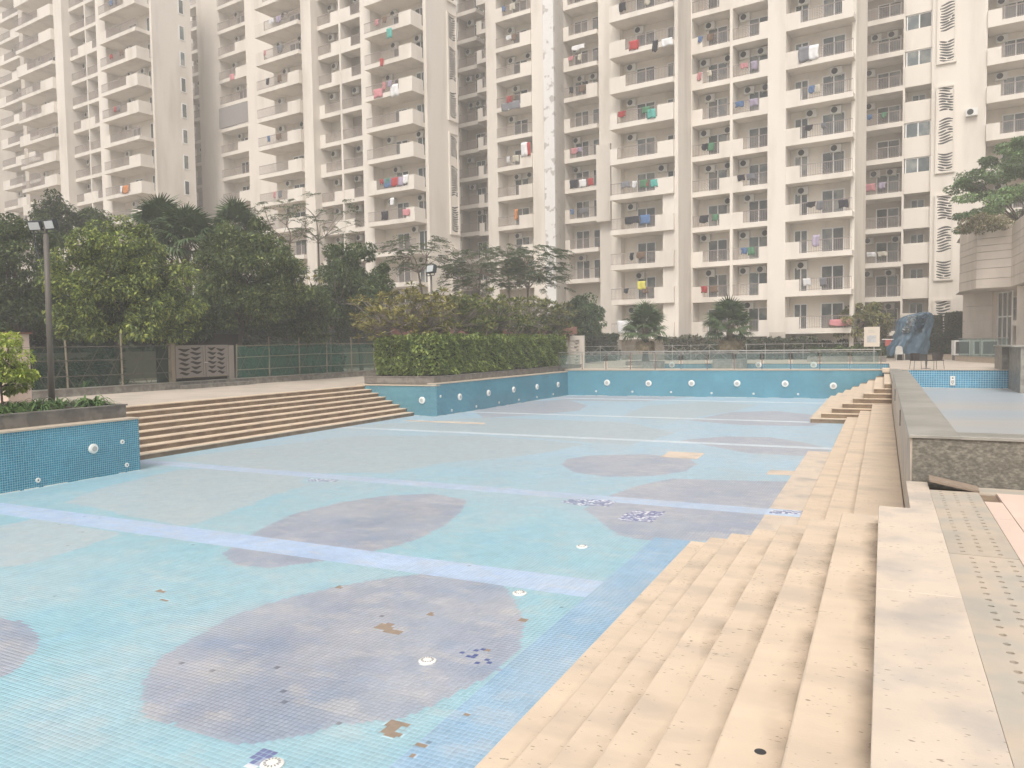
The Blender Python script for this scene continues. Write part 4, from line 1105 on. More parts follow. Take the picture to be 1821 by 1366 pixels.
def clump_points(cen, rad, nclump, nleaf, crad, seed, flat=1.0, shell=0.75, low=-0.75):
    """leaf positions in clumps spread over and inside an uneven ellipsoid"""
    r = np.random.default_rng(seed)
    cs = []
    while len(cs) < nclump:
        p = r.normal(size=3); p /= np.linalg.norm(p)
        if p[2] < low: continue
        k = shell + (1.06 - shell) * r.random() if r.random() < 0.8 else 0.3 + 0.5 * r.random()
        k *= 0.88 + 0.24 * r.random()
        cs.append(p * k)
    cs = np.array(cs) * np.array(rad) + np.array(cen)
    per = r.multinomial(nleaf, np.ones(nclump) / nclump)
    pos, nr, tint = [], [], []
    for c, k in zip(cs, per):
        q = r.normal(size=(k, 3)); q /= np.linalg.norm(q, axis=1, keepdims=True)
        rr = crad * (0.55 + 0.6 * r.random()) * (0.45 + 0.6 * r.random((k, 1)) ** 0.5)
        q[:, 2] *= flat
        pos.append(c + q * rr); nr.append(q); tint.append(np.full(k, 0.72 + 0.56 * r.random()))
    return np.concatenate(pos), np.concatenate(nr), np.concatenate(tint), cs
def limb(mb, a, b, r0, r1, bend=0.12, n=5, seed=0, sides=6):
    r = random.Random(seed)
    a, b = Vector(a), Vector(b); L = (b - a).length
    off = Vector((r.uniform(-1, 1), r.uniform(-1, 1), r.uniform(0, 0.6))) * L * bend
    pts = [a.lerp(b, i / n) + off * math.sin(math.pi * i / n) for i in range(n + 1)]
    mb.tube(pts, [r0 + (r1 - r0) * i / n for i in range(n + 1)], sides)
    return pts
def tree(name, label, px, py, D, rx, ry, base_px, ground=0.0, nclump=70, nleaf=14000, lsize=0.17, crad=0.62, base=(.055, .085, .03), alt=(.10, .13, .035), frac=.3, seed=1, trunk_r=0.13, flat=0.8, group='trees behind the pool fence', cat='tree', aspect=.42, nlimb=10, bark=None, depth=None, fork=0.35):
    """crown centre and half size given as a sight line and a distance; trunk foot under base_px"""
    c = at(px, py, D); k = D / FPX
    rad = (rx * k - crad * .55, (depth or rx * k * 0.9) - crad * .4, ry * k - crad * .55)
    foot = at(base_px, py, D); foot[2] = ground
    root = empty(name, tuple(foot), 0, label, cat, group)
    pos, nr, ti, cs = clump_points(c - foot, rad, nclump, nleaf, crad, seed, flat)
    me = leaves_mesh('crown', pos, nr, lsize, leaf_cols(len(pos), base, alt, frac, seed, .5, ti * 1.4), LEAF, aspect, seed=seed)
    link('crown', me, root)
    tb = MB()
    cc = Vector(c - foot)
    top = Vector((cc.x * 0.5, cc.y * 0.5, max(0.5, cc.z - rad[2] * (1 - fork))))
    limb(tb, (0, 0, -0.1), top, trunk_r, trunk_r * .7, .05, 6, seed, 9)
    tb.build('trunk', bark or BARK, root, smooth=True)
    r = random.Random(seed)
    lb = MB()
    for i in range(nlimb):
        e = cs[r.randrange(len(cs))]
        pts = limb(lb, top, e, trunk_r * .5, .015, .12, 5, seed + i)
        for j in range(2):
            e2 = cs[r.randrange(len(cs))]
            if np.linalg.norm(np.array(e2) - np.array(e)) < rad[0] * 1.1: limb(lb, pts[3], e2, trunk_r * .22, .01, .1, 4, seed + i + 50 * j)
    lb.build('limbs', bark or BARK, root, smooth=True)
    return root

# broadleaf trees behind the left fence
G1, G2 = (.09, .125, .04), (.23, .26, .06)
tree('broadleaf_tree', 'large dense round tree behind the two headed lamp post', 222, 525, 32, 122, 128, 190, nclump=150, nleaf=42000, base=G1, alt=G2, frac=.4, seed=2, trunk_r=.17, lsize=.19)
tree('broadleaf_tree', 'dark tree at the far left edge behind the yellow green shrub', 20, 510, 36, 105, 135, 40, nclump=110, nleaf=28000, base=(.06, .09, .035), alt=(.11, .135, .045), frac=.3, seed=3, lsize=.19)
tree('broadleaf_tree', 'tall dense tree above the zebra patterned gate', 440, 510, 38, 106, 115, 420, nclump=140, nleaf=36000, base=(.07, .10, .035), alt=(.15, .17, .05), frac=.3, seed=4, trunk_r=.16, lsize=.20)
tree('broadleaf_tree', 'rounded tree left of the hedge with bare twigs in front', 622, 522, 45, 78, 94, 640, nclump=100, nleaf=26000, base=(.06, .095, .035), alt=(.11, .14, .045), frac=.3, seed=5, lsize=.21)
tree('broadleaf_tree', 'narrow tree between the gate tree and the rounded tree', 545, 565, 41, 50, 60, 545, nclump=55, nleaf=12000, base=(.065, .095, .035), alt=(.13, .15, .05), frac=.3, seed=6, lsize=.19)
tree('broadleaf_tree', 'low dark tree between the lamp post tree and the gate tree', 335, 572, 36, 50, 52, 330, nclump=50, nleaf=11000, base=(.06, .085, .035), alt=(.12, .14, .045), frac=.3, seed=7, lsize=.2)
tree('background_tree', 'dark tree top peeping over the big lamp post tree', 98, 400, 50, 36, 60, 98, nclump=36, nleaf=6000, seed=8, base=(.06, .08, .04), lsize=.24)
tree('background_tree', 'second dark tree top left of the tall fan palms', 168, 410, 52, 34, 42, 168, nclump=30, nleaf=5000, seed=9, base=(.06, .08, .04), lsize=.24)
tree('dark_round_tree', 'dark green round tree beside the stone screen wall', 1034, 570, 56, 44, 45, 1034, .1, nclump=55, nleaf=11000, base=(.06, .095, .045), alt=(.10, .135, .055), seed=10, lsize=.24, group='trees by the far deck')
tree('small_tree', 'small open tree with pale leaves left of the blue tarpaulin', 1532, 572, 60, 52, 40, 1515, .1, nclump=60, nleaf=8000, base=(.12, .13, .05), alt=(.24, .22, .09), frac=.4, seed=11, lsize=.24, crad=.5, trunk_r=.16, group='trees by the far deck')
tree('spreading_tree', 'spreading green tree growing on the pavilion terrace at right', 1812, 340, 52.5, 112, 98, 1815, 8.6, nclump=110, nleaf=30000, base=(.11, .17, .075), alt=(.17, .24, .10), frac=.35, seed=12, lsize=.22, crad=.85, flat=.4, group=None, aspect=.5)
tree('trailing_shrub', 'pale flowering shrub trailing over the pavilion parapet', 1752, 400, 47.6, 52, 26, 1760, 8.7, nclump=34, nleaf=4200, base=(.12, .12, .06), alt=(.30, .25, .17), frac=.35, seed=13, lsize=.17, crad=.55, flat=.5, group=None, trunk_r=.05, cat='shrub', nlimb=6)
tree('leafy_shrub', 'yellow green leafy shrub at the left edge above the planter', -2, 655, 17.5, 66, 62, 2, .2, nclump=34, nleaf=6500, base=(.22, .28, .05), alt=(.36, .40, .08), frac=.5, seed=14, lsize=.11, crad=.26, trunk_r=.03, group=None, cat='shrub', nlimb=14)

# feathery trees: flat sprays of tiny leaflets on open branches
def feather_tree(label, px, py, D, rx, ry, base_px, nspray, seed, col=(.11, .145, .07), ground=0., dens=60):
    r = random.Random(seed); g = np.random.default_rng(seed)
    c = at(px, py, D); k = D / FPX
    foot = at(base_px, py, D); foot[2] = ground
    root = empty('feathery_tree', tuple(foot), 0, label, 'tree', 'feathery trees in front of the apartment blocks')
    cc = Vector(c - foot); R = (rx * k, rx * k * .8, ry * k)
    tb = MB(); top = Vector((cc.x * .3, cc.y * .3, cc.z - R[2] * 1.1))
    limb(tb, (0, 0, -.1), top, .11, .07, .04, 6, seed, 8)
    tb.build('trunk', BARK, root, smooth=True)
    lb = MB(); P, N = [], []; hubs = []
    for i in range(nspray):
        a = r.uniform(0, 6.28); q = math.sqrt(r.random())
        e = Vector((cc.x + R[0] * q * math.cos(a), cc.y + R[1] * q * math.sin(a), cc.z + R[2] * (r.uniform(-1.1, .8) + .3 * (1 - q * q))))
        if i < 6: hubs.append(top.lerp(e, .5)); limb(lb, top, hubs[-1], .06, .035, .1, 4, seed + i, 6)
        hb_ = min(hubs, key=lambda h_: (h_ - e).length)
        if i % 2 == 0: limb(lb, hb_, e, .03, .008, .10, 5, seed + i, 5)
        dirv = Vector((math.cos(a), math.sin(a), r.uniform(-.1, .25)))
        for b in range(5):
            t = a + r.uniform(-1.2, 1.2); d = Vector((math.cos(t), math.sin(t), r.uniform(-.15, .2)))
            L = r.uniform(.5, 1.0); s_ = d.cross(Vector((0, 0, 1)))
            for j in range(dens // 5):
                f = j / (dens / 5); o_ = g.uniform(-.16, .16)
                pt = e + d * L * f + s_ * o_ + Vector((0, 0, -.25 * f * f + g.uniform(-.03, .03)))
                P.append(tuple(pt)); N.append(tuple(s_ * (1 if o_ > 0 else -1) + d * .5))
    P, N = np.array(P), np.array(N)
    link('crown', leaves_mesh('crown', P, N, .20, leaf_cols(len(P), col, (.17, .19, .10), .3, seed, .5), LEAF, .34, .1, seed, .3), root)
    lb.build('limbs', BARK_L, root, smooth=True)
feather_tree('thin feathery tree high above the gate tree', 500, 395, 60, 80, 34, 520, 50, 21, dens=50)
feather_tree('feathery spray right of the gate tree before the corner balconies', 575, 385, 62, 70, 38, 560, 40, 22, dens=45)
feather_tree('feathery tree left of the single head lamp', 740, 452, 54, 62, 30, 745, 70, 23)
feather_tree('dense feathery tree above the hedge middle', 855, 478, 56, 70, 34, 850, 130, 24, (.10, .14, .065), dens=70)
feather_tree('feathery spreading tree at right before the peeling strip', 945, 475, 55, 62, 36, 935, 130, 25, (.095, .14, .075), dens=70)
feather_tree('thin feathery tree above the yellow green shrubs', 900, 458, 60, 60, 25, 905, 50, 26)

# open shrubs with stiff forked stems and leaf rosettes
def forked_shrub(label, px, py, D, rx, ry, base_px, seed, nt=70, leaf=(.20, .19, .065), alt=(.40, .35, .12), ground=.2, per=15, lsize=.27, bare=False):
    r = random.Random(seed); g = np.random.default_rng(seed)
    c = at(px, py, D); k = D / FPX
    foot = at(base_px, py, D); foot[2] = ground
    root = empty('forked_shrub', tuple(foot), 0, label, 'shrub', 'open forked shrubs behind the hedge')
    cc = Vector(c - foot); R = (rx * k, rx * k * .8, ry * k)
    lb = MB(); P, N = [], []
    base = Vector((0, 0, -.05)); hub = Vector((cc.x * .15, cc.y * .15, max(.3, (cc.z - R[2]) * .8)))
    limb(lb, base, hub, .07, .055, .05, 3, seed, 7)
    mids = []
    for i in range(8):
        a = 6.28 * i / 8 + r.uniform(-.3, .3)
        m_ = hub.lerp(cc, .45) + Vector((R[0] * .5 * math.cos(a), R[1] * .5 * math.sin(a), r.uniform(-.1, .35) * R[2]))
        limb(lb, hub, m_, .045, .03, .1, 4, seed + i, 6); mids.append(m_)
    for i in range(nt):
        m_ = r.choice(mids); d = (m_ - hub).normalized()
        e = m_ + Vector((d.x * R[0] * .6 + r.uniform(-.5, .5) * R[0], d.y * R[1] * .6 + r.uniform(-.5, .5) * R[1], r.uniform(-.25, 1.0) * R[2]))
        limb(lb, m_, e, .022, .011, .08, 3, seed + 99 + i, 5)
        if bare and r.random() < .85: continue
        q = g.normal(size=(per, 3)); q /= np.linalg.norm(q, axis=1, keepdims=True); q[:, 2] = np.abs(q[:, 2]) * .8
        P.append(np.array(e) + q * .17); N.append(q)
    lb.build('stems', BARK_L, root, smooth=True)
    if P:
        P, N = np.concatenate(P), np.concatenate(N)
        link('crown', leaves_mesh('crown', P, N, lsize, leaf_cols(len(P), leaf, alt, .4, seed, .6), LEAF, .36, 0, seed, .25), root)
forked_shrub('pale leaved forked shrub left of the single head lamp', 715, 552, 34.5, 72, 58, 735, 31, 230)
forked_shrub('forked shrub right of the single head lamp', 800, 548, 37.5, 62, 50, 800, 32, 230, (.14, .175, .06), (.30, .29, .10))
forked_shrub('forked shrub above the middle of the hedge', 862, 552, 40.5, 60, 44, 860, 33, 230, (.14, .175, .06), (.31, .30, .11))
forked_shrub('forked shrub with yellowing leaves behind the hedge', 915, 556, 43.5, 58, 44, 912, 34, 230, (.14, .17, .06), (.32, .30, .12))
forked_shrub('forked shrub at the right end of the hedge', 960, 566, 47, 46, 40, 962, 35, 230, (.13, .15, .07), (.28, .25, .11))
forked_shrub('bare forked tree with thin pale twigs beside the rounded tree', 590, 520, 44, 70, 60, 584, 36, 60, bare=True, ground=0., per=8)

# fan palms
def frond_mesh(kind, seed):
    r = random.Random(seed)
    L, Rf = 1.0, 0.95
    V, Fq, Cc = [], [], []
    def quad(a, b, c, d, col):
        n = len(V); V.extend([a, b, c, d]); Fq.append((n, n + 1, n + 2, n + 3)); Cc.extend([col] * 4)
    stem = (.17, .17, .08)
    for i in range(4):
        f0_, f1_ = i / 4, (i + 1) / 4
        z = lambda f: .12 * math.sin(f * 2.2)
        quad((f0_ * L, -.022, z(f0_)), (f1_ * L, -.018, z(f1_)), (f1_ * L, .018, z(f1_)), (f0_ * L, .022, z(f0_)), stem)
    hub = Vector((L, 0, .12 * math.sin(2.2)))
    n = 26
    for i in range(n):
        t = (i / (n - 1) - .5) * 4.3
        ln = Rf * (1 - .25 * abs(t) / 2.15) * r.uniform(.88, 1.05)
        d = Vector((math.cos(t), math.sin(t), .10 * math.cos(t * 1.3))); s_ = Vector((-math.sin(t), math.cos(t), 0))
        mid = hub + d * ln * .55 + Vector((0, 0, .05)); tip = hub + d * ln + Vector((0, 0, -.16 - r.random() * .22))
        wv = .052
        g_ = r.uniform(.75, 1.25); col = tuple(q_ * g_ for q_ in ((.075, .115, .045) if kind == 0 else (.30, .24, .15)))
        quad(tuple(hub), tuple(mid + s_ * wv), tuple(mid + s_ * wv * .6 + d * .02), tuple(mid - s_ * wv), col)
        quad(tuple(mid - s_ * wv), tuple(mid + s_ * wv), tuple(tip + s_ * .006), tuple(tip - s_ * .006), col)
    return np_mesh('frond', np.array(V), np.array(Fq), LEAF_P, np.array(Cc))
FROND = [frond_mesh(0, i) for i in range(4)] + [frond_mesh(1, 9)]
def fan_palm(label, px, crown_py, D, scale, ground, seed, group, nf=34, dry=6, trunk=.2):
    r = random.Random(seed)
    c = at(px, crown_py, D)
    root = empty('fan_palm', (c[0], c[1], ground), 0, label, 'palm tree', group)
    H = c[2] - ground
    tb = MB(); n = max(6, int(H / .35))
    tb.tube([(0.03 * math.sin(i), 0.03 * math.cos(i * 1.7), H * i / n) for i in range(n + 1)], [trunk * (1.15 - .25 * i / n) * (1.08 if i % 2 else .94) for i in range(n + 1)], 12)
    for i in range(40):
        a = r.uniform(0, 6.28); z = H * (.45 + .55 * r.random()); q = trunk * 1.0
        tb.bar((q * .8 * math.cos(a), q * .8 * math.sin(a), z), (q * 1.5 * math.cos(a), q * 1.5 * math.sin(a), z + .18), .06, .03)
    tb.build('trunk', BARK, root)
    for i in range(nf):
        a = i * 2.399 + r.uniform(-.2, .2); f = i / nf
        el = math.radians(82 - 105 * f + r.uniform(-8, 8))
        link('frond', FROND[r.randrange(4)], root, (0, 0, H - .1 - .25 * f), (r.uniform(-.25, .25), -el, a), (scale * r.uniform(.85, 1.1),) * 3)
    for i in range(dry):
        link('frond', FROND[4], root, (0, 0, H - .45), (r.uniform(-.3, .3), math.radians(50 + r.uniform(0, 25)), r.uniform(0, 6.28)), (scale * .8,) * 3)
fan_palm('tall fan palm behind the trees above the gate', 330, 432, 40, 1.25, 0, 41, 'fan palms behind the left trees', dry=3)
fan_palm('fan palm left of the tall palm with its trunk hidden', 287, 410, 42, 1.15, 0, 42, 'fan palms behind the left trees', nf=28, dry=0)
fan_palm('fan palm right of the tall palm behind the gate tree', 418, 408, 46, 1.05, 0, 43, 'fan palms behind the left trees', nf=26, dry=0)
fan_palm('left courtyard fan palm in a planter beyond the glass railing', 1147, 583, 51, 1.0, .1, 44, 'courtyard fan palms beyond the railing', nf=32, dry=4)
fan_palm('right courtyard fan palm with dry lower fronds beyond the glass railing', 1298, 578, 50, 1.05, .1, 45, 'courtyard fan palms beyond the railing', nf=34, dry=9)

# clipped hedge in the long planter, and other hedges
def box_foliage(x0, x1, y0, y1, z0, z1, n, seed, faces='xXyYZ', bump=.16):
    g = np.random.default_rng(seed)
    areas = {'x': (y1 - y0) * (z1 - z0), 'X': (y1 - y0) * (z1 - z0), 'y': (x1 - x0) * (z1 - z0), 'Y': (x1 - x0) * (z1 - z0), 'Z': (x1 - x0) * (y1 - y0)}
    tot = sum(areas[f] for f in faces); P, N = [], []
    for f in faces:
        k = int(n * areas[f] / tot); u = g.random((k, 3)) * [x1 - x0, y1 - y0, z1 - z0] + [x0, y0, z0]
        nn_ = {'x': (-1, 0, 0), 'X': (1, 0, 0), 'y': (0, -1, 0), 'Y': (0, 1, 0), 'Z': (0, 0, 1)}[f]
        ax = 'xXyYZ'.index(f) // 2 if f != 'Z' else 2
        u[:, ax] = {'x': x0, 'X': x1, 'y': y0, 'Y': y1, 'Z': z1}[f]
        h = fbm(u[:, 0] + u[:, 2] * .7, u[:, 1] + u[:, 2], 1.6, seed)
        u += np.array(nn_) * ((h - .5) * 2 * bump * 1.6 - g.random(k) * .16)[:, None]
        P.append(u); N.append(np.tile(np.array(nn_, float), (k, 1)))
    return np.concatenate(P), np.concatenate(N)
def hedge(name, label, x0, x1, y0, y1, z0, z1, n, lsize, base, alt, frac, seed, faces='xXyYZ', bump=.16, cat='hedge', group=None, core=True):
    root = empty(name, ((x0 + x1) / 2, (y0 + y1) / 2, z0), 0, label, cat, group)
    o = np.array([(x0 + x1) / 2, (y0 + y1) / 2, z0])
    P, N = box_foliage(x0, x1, y0, y1, z0, z1, n, seed, faces, bump)
    hgt = (P[:, 2] - z0) / (z1 - z0)
    link('foliage', leaves_mesh('foliage', P - o, N, lsize, leaf_cols(len(P), base, alt, frac, seed, .55, .8 + .45 * fbm(P[:, 0] + P[:, 2], P[:, 1], 1.1, seed)), LEAF, .48, .25, seed, .8), root)
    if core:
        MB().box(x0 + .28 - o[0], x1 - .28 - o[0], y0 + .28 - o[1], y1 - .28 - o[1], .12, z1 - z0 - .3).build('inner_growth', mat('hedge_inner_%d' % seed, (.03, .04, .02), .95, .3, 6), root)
        sm = MB(); r = random.Random(seed)
        for i in range(int((y1 - y0) * 2)):
            x, y = r.uniform(x0 + .1, x1 - .1) - o[0], r.uniform(y0 + .1, y1 - .1) - o[1]
            sm.tube([(x, y, -.02), (x + r.uniform(-.1, .1), y + r.uniform(-.1, .1), .5)], [.022, .012], 5)
        sm.build('stems', BARK, root)
    return root
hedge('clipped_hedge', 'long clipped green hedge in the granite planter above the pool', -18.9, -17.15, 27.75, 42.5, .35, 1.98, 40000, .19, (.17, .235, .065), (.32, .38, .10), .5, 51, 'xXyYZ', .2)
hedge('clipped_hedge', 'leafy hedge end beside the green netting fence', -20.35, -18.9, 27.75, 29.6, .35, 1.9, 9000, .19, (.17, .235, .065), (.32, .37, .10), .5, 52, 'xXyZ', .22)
for i, (pa, pb, D, h0, h1, lab) in enumerate(((1030, 1085, 66, -.1, 2.4, 'dark shrub mass right of the stone screen wall'), (1188, 1235, 64, 0, 2.0, 'pale flowering shrub between the two courtyard palms'), (1236, 1330, 64, 0, 1.4, 'low hedge behind the right courtyard palm'), (1330, 1450, 62, 0, 1.7, 'dark hedge at the foot of the right hand column'), (1450, 1600, 62, 0, 1.3, 'dark low hedge behind the white notice board'))):
    a, b = at(pa, 615, D), at(pb, 615, D - 3)
    hedge('courtyard_hedge', lab, min(a[0], b[0]), max(a[0], b[0]), a[1] - .8, a[1] + .8, h0, h1, 5200, .26, (.06, .08, .045) if i != 1 else (.10, .11, .06), (.10, .115, .06) if i != 1 else (.30, .28, .22), .35, 60 + i, 'xyXZ', .3, group='shrubs along the courtyard fence')
a = at(1696, 615, 57)
hedge('clipped_column', 'tall narrow clipped shrub below the lowest zebra screen', a[0] - .55, a[0] + .55, a[1] - .5, a[1] + .5, .1, 3.5, 11000, .2, (.07, .085, .04), (.12, .13, .06), .35, 71, 'xyXZ', .1, 'shrub')
a = at(1664, 615, 58)
hedge('clipped_column', 'narrow clipped shrub directly behind the blue tarpaulin', a[0] - .4, a[0] + .4, a[1] - .5, a[1] + .5, .1, 3.3, 9000, .2, (.07, .085, .045), (.12, .13, .06), .35, 72, 'xyXZ', .1, 'shrub')
a = at(1675, 630, 56)
hedge('courtyard_hedge', 'low dark shrub between the tarpaulin and the pavilion', a[0] - 1.6, a[0] + .9, a[1] - .5, a[1] + .5, .1, 1.9, 5000, .2, (.05, .07, .04), (.09, .10, .05), .35, 73, 'xyXZ', .25, group='shrubs along the courtyard fence')
a = at(1515, 641, 52)
hedge('planter_bush', 'low bright green bush in the far planter by the glass railing', a[0] - 2.6, a[0] + 1.9, a[1] - .6, a[1] + .6, .25, 1.0, 4500, .2, (.08, .12, .05), (.13, .17, .06), .35, 74, 'xyXZ', .25, 'shrub')

hedge('garden_shrubs', 'dark shrub row seen through the thin netting left of the gate', -31.3, -30.2, 12.5, 22.5, 0, 1.25, 9000, .26, (.05, .075, .03), (.10, .12, .04), .3, 81, 'XyZ', .35)
hedge('garden_shrubs', 'dark shrub row behind the green netting right of the gate', -31.3, -30.2, 27.5, 38, 0, 1.6, 9000, .26, (.05, .075, .03), (.10, .12, .04), .3, 82, 'XyZ', .35)
hedge('garden_shrubs', 'tall dark shrubs filling the gap under the tree crowns', -41, -39, 16, 62, 0, 4.2, 22000, .42, (.05, .075, .035), (.09, .11, .045), .3, 83, 'XyZ', .6)
# strappy plants in the near left planter
def strap_plant(x, y, z, seed, label, n=26, L=.62):
    r = random.Random(seed)
    V, Q, C_ = [], [], []
    for i in range(n):
        a = r.uniform(0, 6.28); ln = L * r.uniform(.7, 1.15); w = .032
        d = Vector((math.cos(a), math.sin(a), 0)); s_ = Vector((-math.sin(a), math.cos(a), 0)) * w
        pr_ = None; up = r.uniform(.35, .8); gcol = r.uniform(.7, 1.3)
        for j in range(6):
            f = j / 5
            p = d * ln * f * (1 - up * .45) + Vector((0, 0, ln * (up * 1.5 * f - (up * 1.1 + .15) * f * f)))
            ww = s_ * (1 - f * .85)
            cur = (p - ww, p + ww)
            if pr_:
                nb = len(V); V += [tuple(pr_[0]), tuple(pr_[1]), tuple(cur[1]), tuple(cur[0])]; Q.append((nb, nb + 1, nb + 2, nb + 3))
                C_ += [tuple(np.array((.11, .19, .05)) * gcol)] * 4
            pr_ = cur
    o = link('strappy_plant', np_mesh('strappy_plant', np.array(V), np.array(Q), LEAF_P, np.array(C_)), None, (x, y, z))
    return tag(o, label, 'plant', 'strappy plants in the near planter')
rr_ = random.Random(5)
for i in range(24):
    y = 8.7 + i * .165 + rr_.uniform(-.1, .1); x = -17.25 - rr_.random() * 1.4
    strap_plant(x, min(y, 12.3), .18, i, 'strappy green leaved plant in the near dark granite planter', n=36, L=rr_.uniform(.6, .95))

# ------------------------------------------------------------------ planters
def planter(name, label, x0, x1, y0, y1, z0, z1, th=.12, cap=.03, m=None):
    o = empty(name, ((x0 + x1) / 2, (y0 + y1) / 2, z0), 0, label, 'planter'); c = (-(x0 + x1) / 2, -(y0 + y1) / 2, -z0)
    MB().box(x1 - th, x1, y0, y1, z0, z1).box(x0, x0 + th, y0, y1, z0, z1).box(x0 + th, x1 - th, y0, y0 + th, z0, z1).box(x0 + th, x1 - th, y1 - th, y1, z0, z1).build('granite_sides', m or GRAN, o, c)
    MB().box(x1 - th - .03, x1 + .03, y0 - .03, y1 + .03, z1, z1 + cap).box(x0 - .03, x0 + th + .03, y0 - .03, y1 + .03, z1, z1 + cap).box(x0 + th + .031, x1 - th - .031, y0 - .03, y0 + th + .03, z1, z1 + cap).box(x0 + th + .031, x1 - th - .031, y1 - th - .03, y1 + .03, z1, z1 + cap).build('rim', GRAN_C if m is None else m, o, c)
    MB().box(x0 + th, x1 - th, y0 + th, y1 - th, z0, z1 - .08).build('soil', SOIL, o, c)
    return o
PLM = mat('planter_granite', (0.15, 0.135, 0.12), 0.5, 0.14, 6.0, (0.24, 0.22, 0.19), 0.6, 3.0)
planter('granite_planter', 'near dark granite planter with strappy plants at left', -20.0, -16.82, 5, 12.63, -.055, .235, m=PLM)
planter('granite_planter', 'long granite planter holding the clipped hedge', -20.6, -16.98, 27.25, 44.6, -.02, .27, m=mat('planter_granite_2', (0.19, 0.165, 0.145), 0.5, 0.14, 6.0, (0.27, 0.245, 0.21), 0.6, 3.0))
MB().box(-20.9, -16.81, 4.0, 12.68, -1.4, -.101).build('planter_base', COPING); tag(bpy.data.objects['planter_base'], 'stone base below the near planter', kind='structure')
MB().box(-20.9, -17.1, 27.39, 45.3, -1.4, -.022).build('planter_base', COPING); tag(bpy.data.objects['planter_base.001'], 'stone base below the hedge planter', kind='structure')
b1 = at(1147, 652, 51); b2 = at(1298, 652, 50)
o = empty('palm_planter', (b1[0], b1[1], -.7), 0, 'round grey planter at the foot of the left courtyard palm', 'planter')
MB().lathe([(1.3, 0), (1.3, 1.05), (1.12, 1.05), (1.1, .95), (.01, .95)], sides=28).build('granite_sides', GRAN, o)
planter('palm_planter', 'square stone planter at the foot of the right courtyard palm', b2[0] - .95, b2[0] + .95, b2[1] - .9, b2[1] + .9, -.7, .42)
a = at(1515, 650, 52)
planter('granite_planter', 'low grey planter under the notice board beyond the railing', a[0] - 2.8, a[0] + 2.1, a[1] - .8, a[1] + .8, .1, .45)

# third pool beyond the far deck
tile_wall('pool_wall', (.3, 52.98), (-14.2, 52.98), -.75, .06, 'distant blue tiled wall of the third pool behind the railing', base=(.04, .21, .31), size=.1, coping=1, cop_z=.05, cop_in=.4,
          lights=[(.3 - gy(x, 649, 52.98)[0], gy(x, 649, 52.98)[2], .2) for x in (1195, 1349, 1447)])
tag(MB().box(-14.2, .3, 43.0, 52.97, -.749, -.70).build('third_pool_floor', SPF), 'pale floor of the third pool', kind='structure')

# ------------------------------------------------------------------ glass railing across the far end
gr = empty('glass_railing', (-8, 41.2, .1), 0, 'steel and glass railing along the far end of the pool', 'railing')
ra = np.array([-16.9, 40.75]); rb = np.array([-.12, 41.75])
def rl(f, z): p = ra + (rb - ra) * f; return (p[0] + 8, p[1] - 41.2, z - .1)
MB().bar(rl(0, 1.10), rl(1, 1.10), .05).build('handrail', STEEL, gr)
MB().bar(rl(0.012, 1.0), rl(.988, 1.0), .025).build('midrail', STEEL, gr)
npost = 13
for i in range(npost):
    f = i / (npost - 1)
    MB().bar(rl(f, .1), rl(f, .99), .035, .035).bar(rl(f, .98), rl(f, 1.08), .02).build('post', RUST, gr)
    if i < npost - 1:
        a_, b_ = f + .006, f + 1 / (npost - 1) - .006
        p, q_ = rl(a_, .18), rl(b_, .95)
        MB().poly([rl(a_, .18), rl(b_, .18), rl(b_, .95), rl(a_, .95)]).build('glass_panel', GLASS, gr)

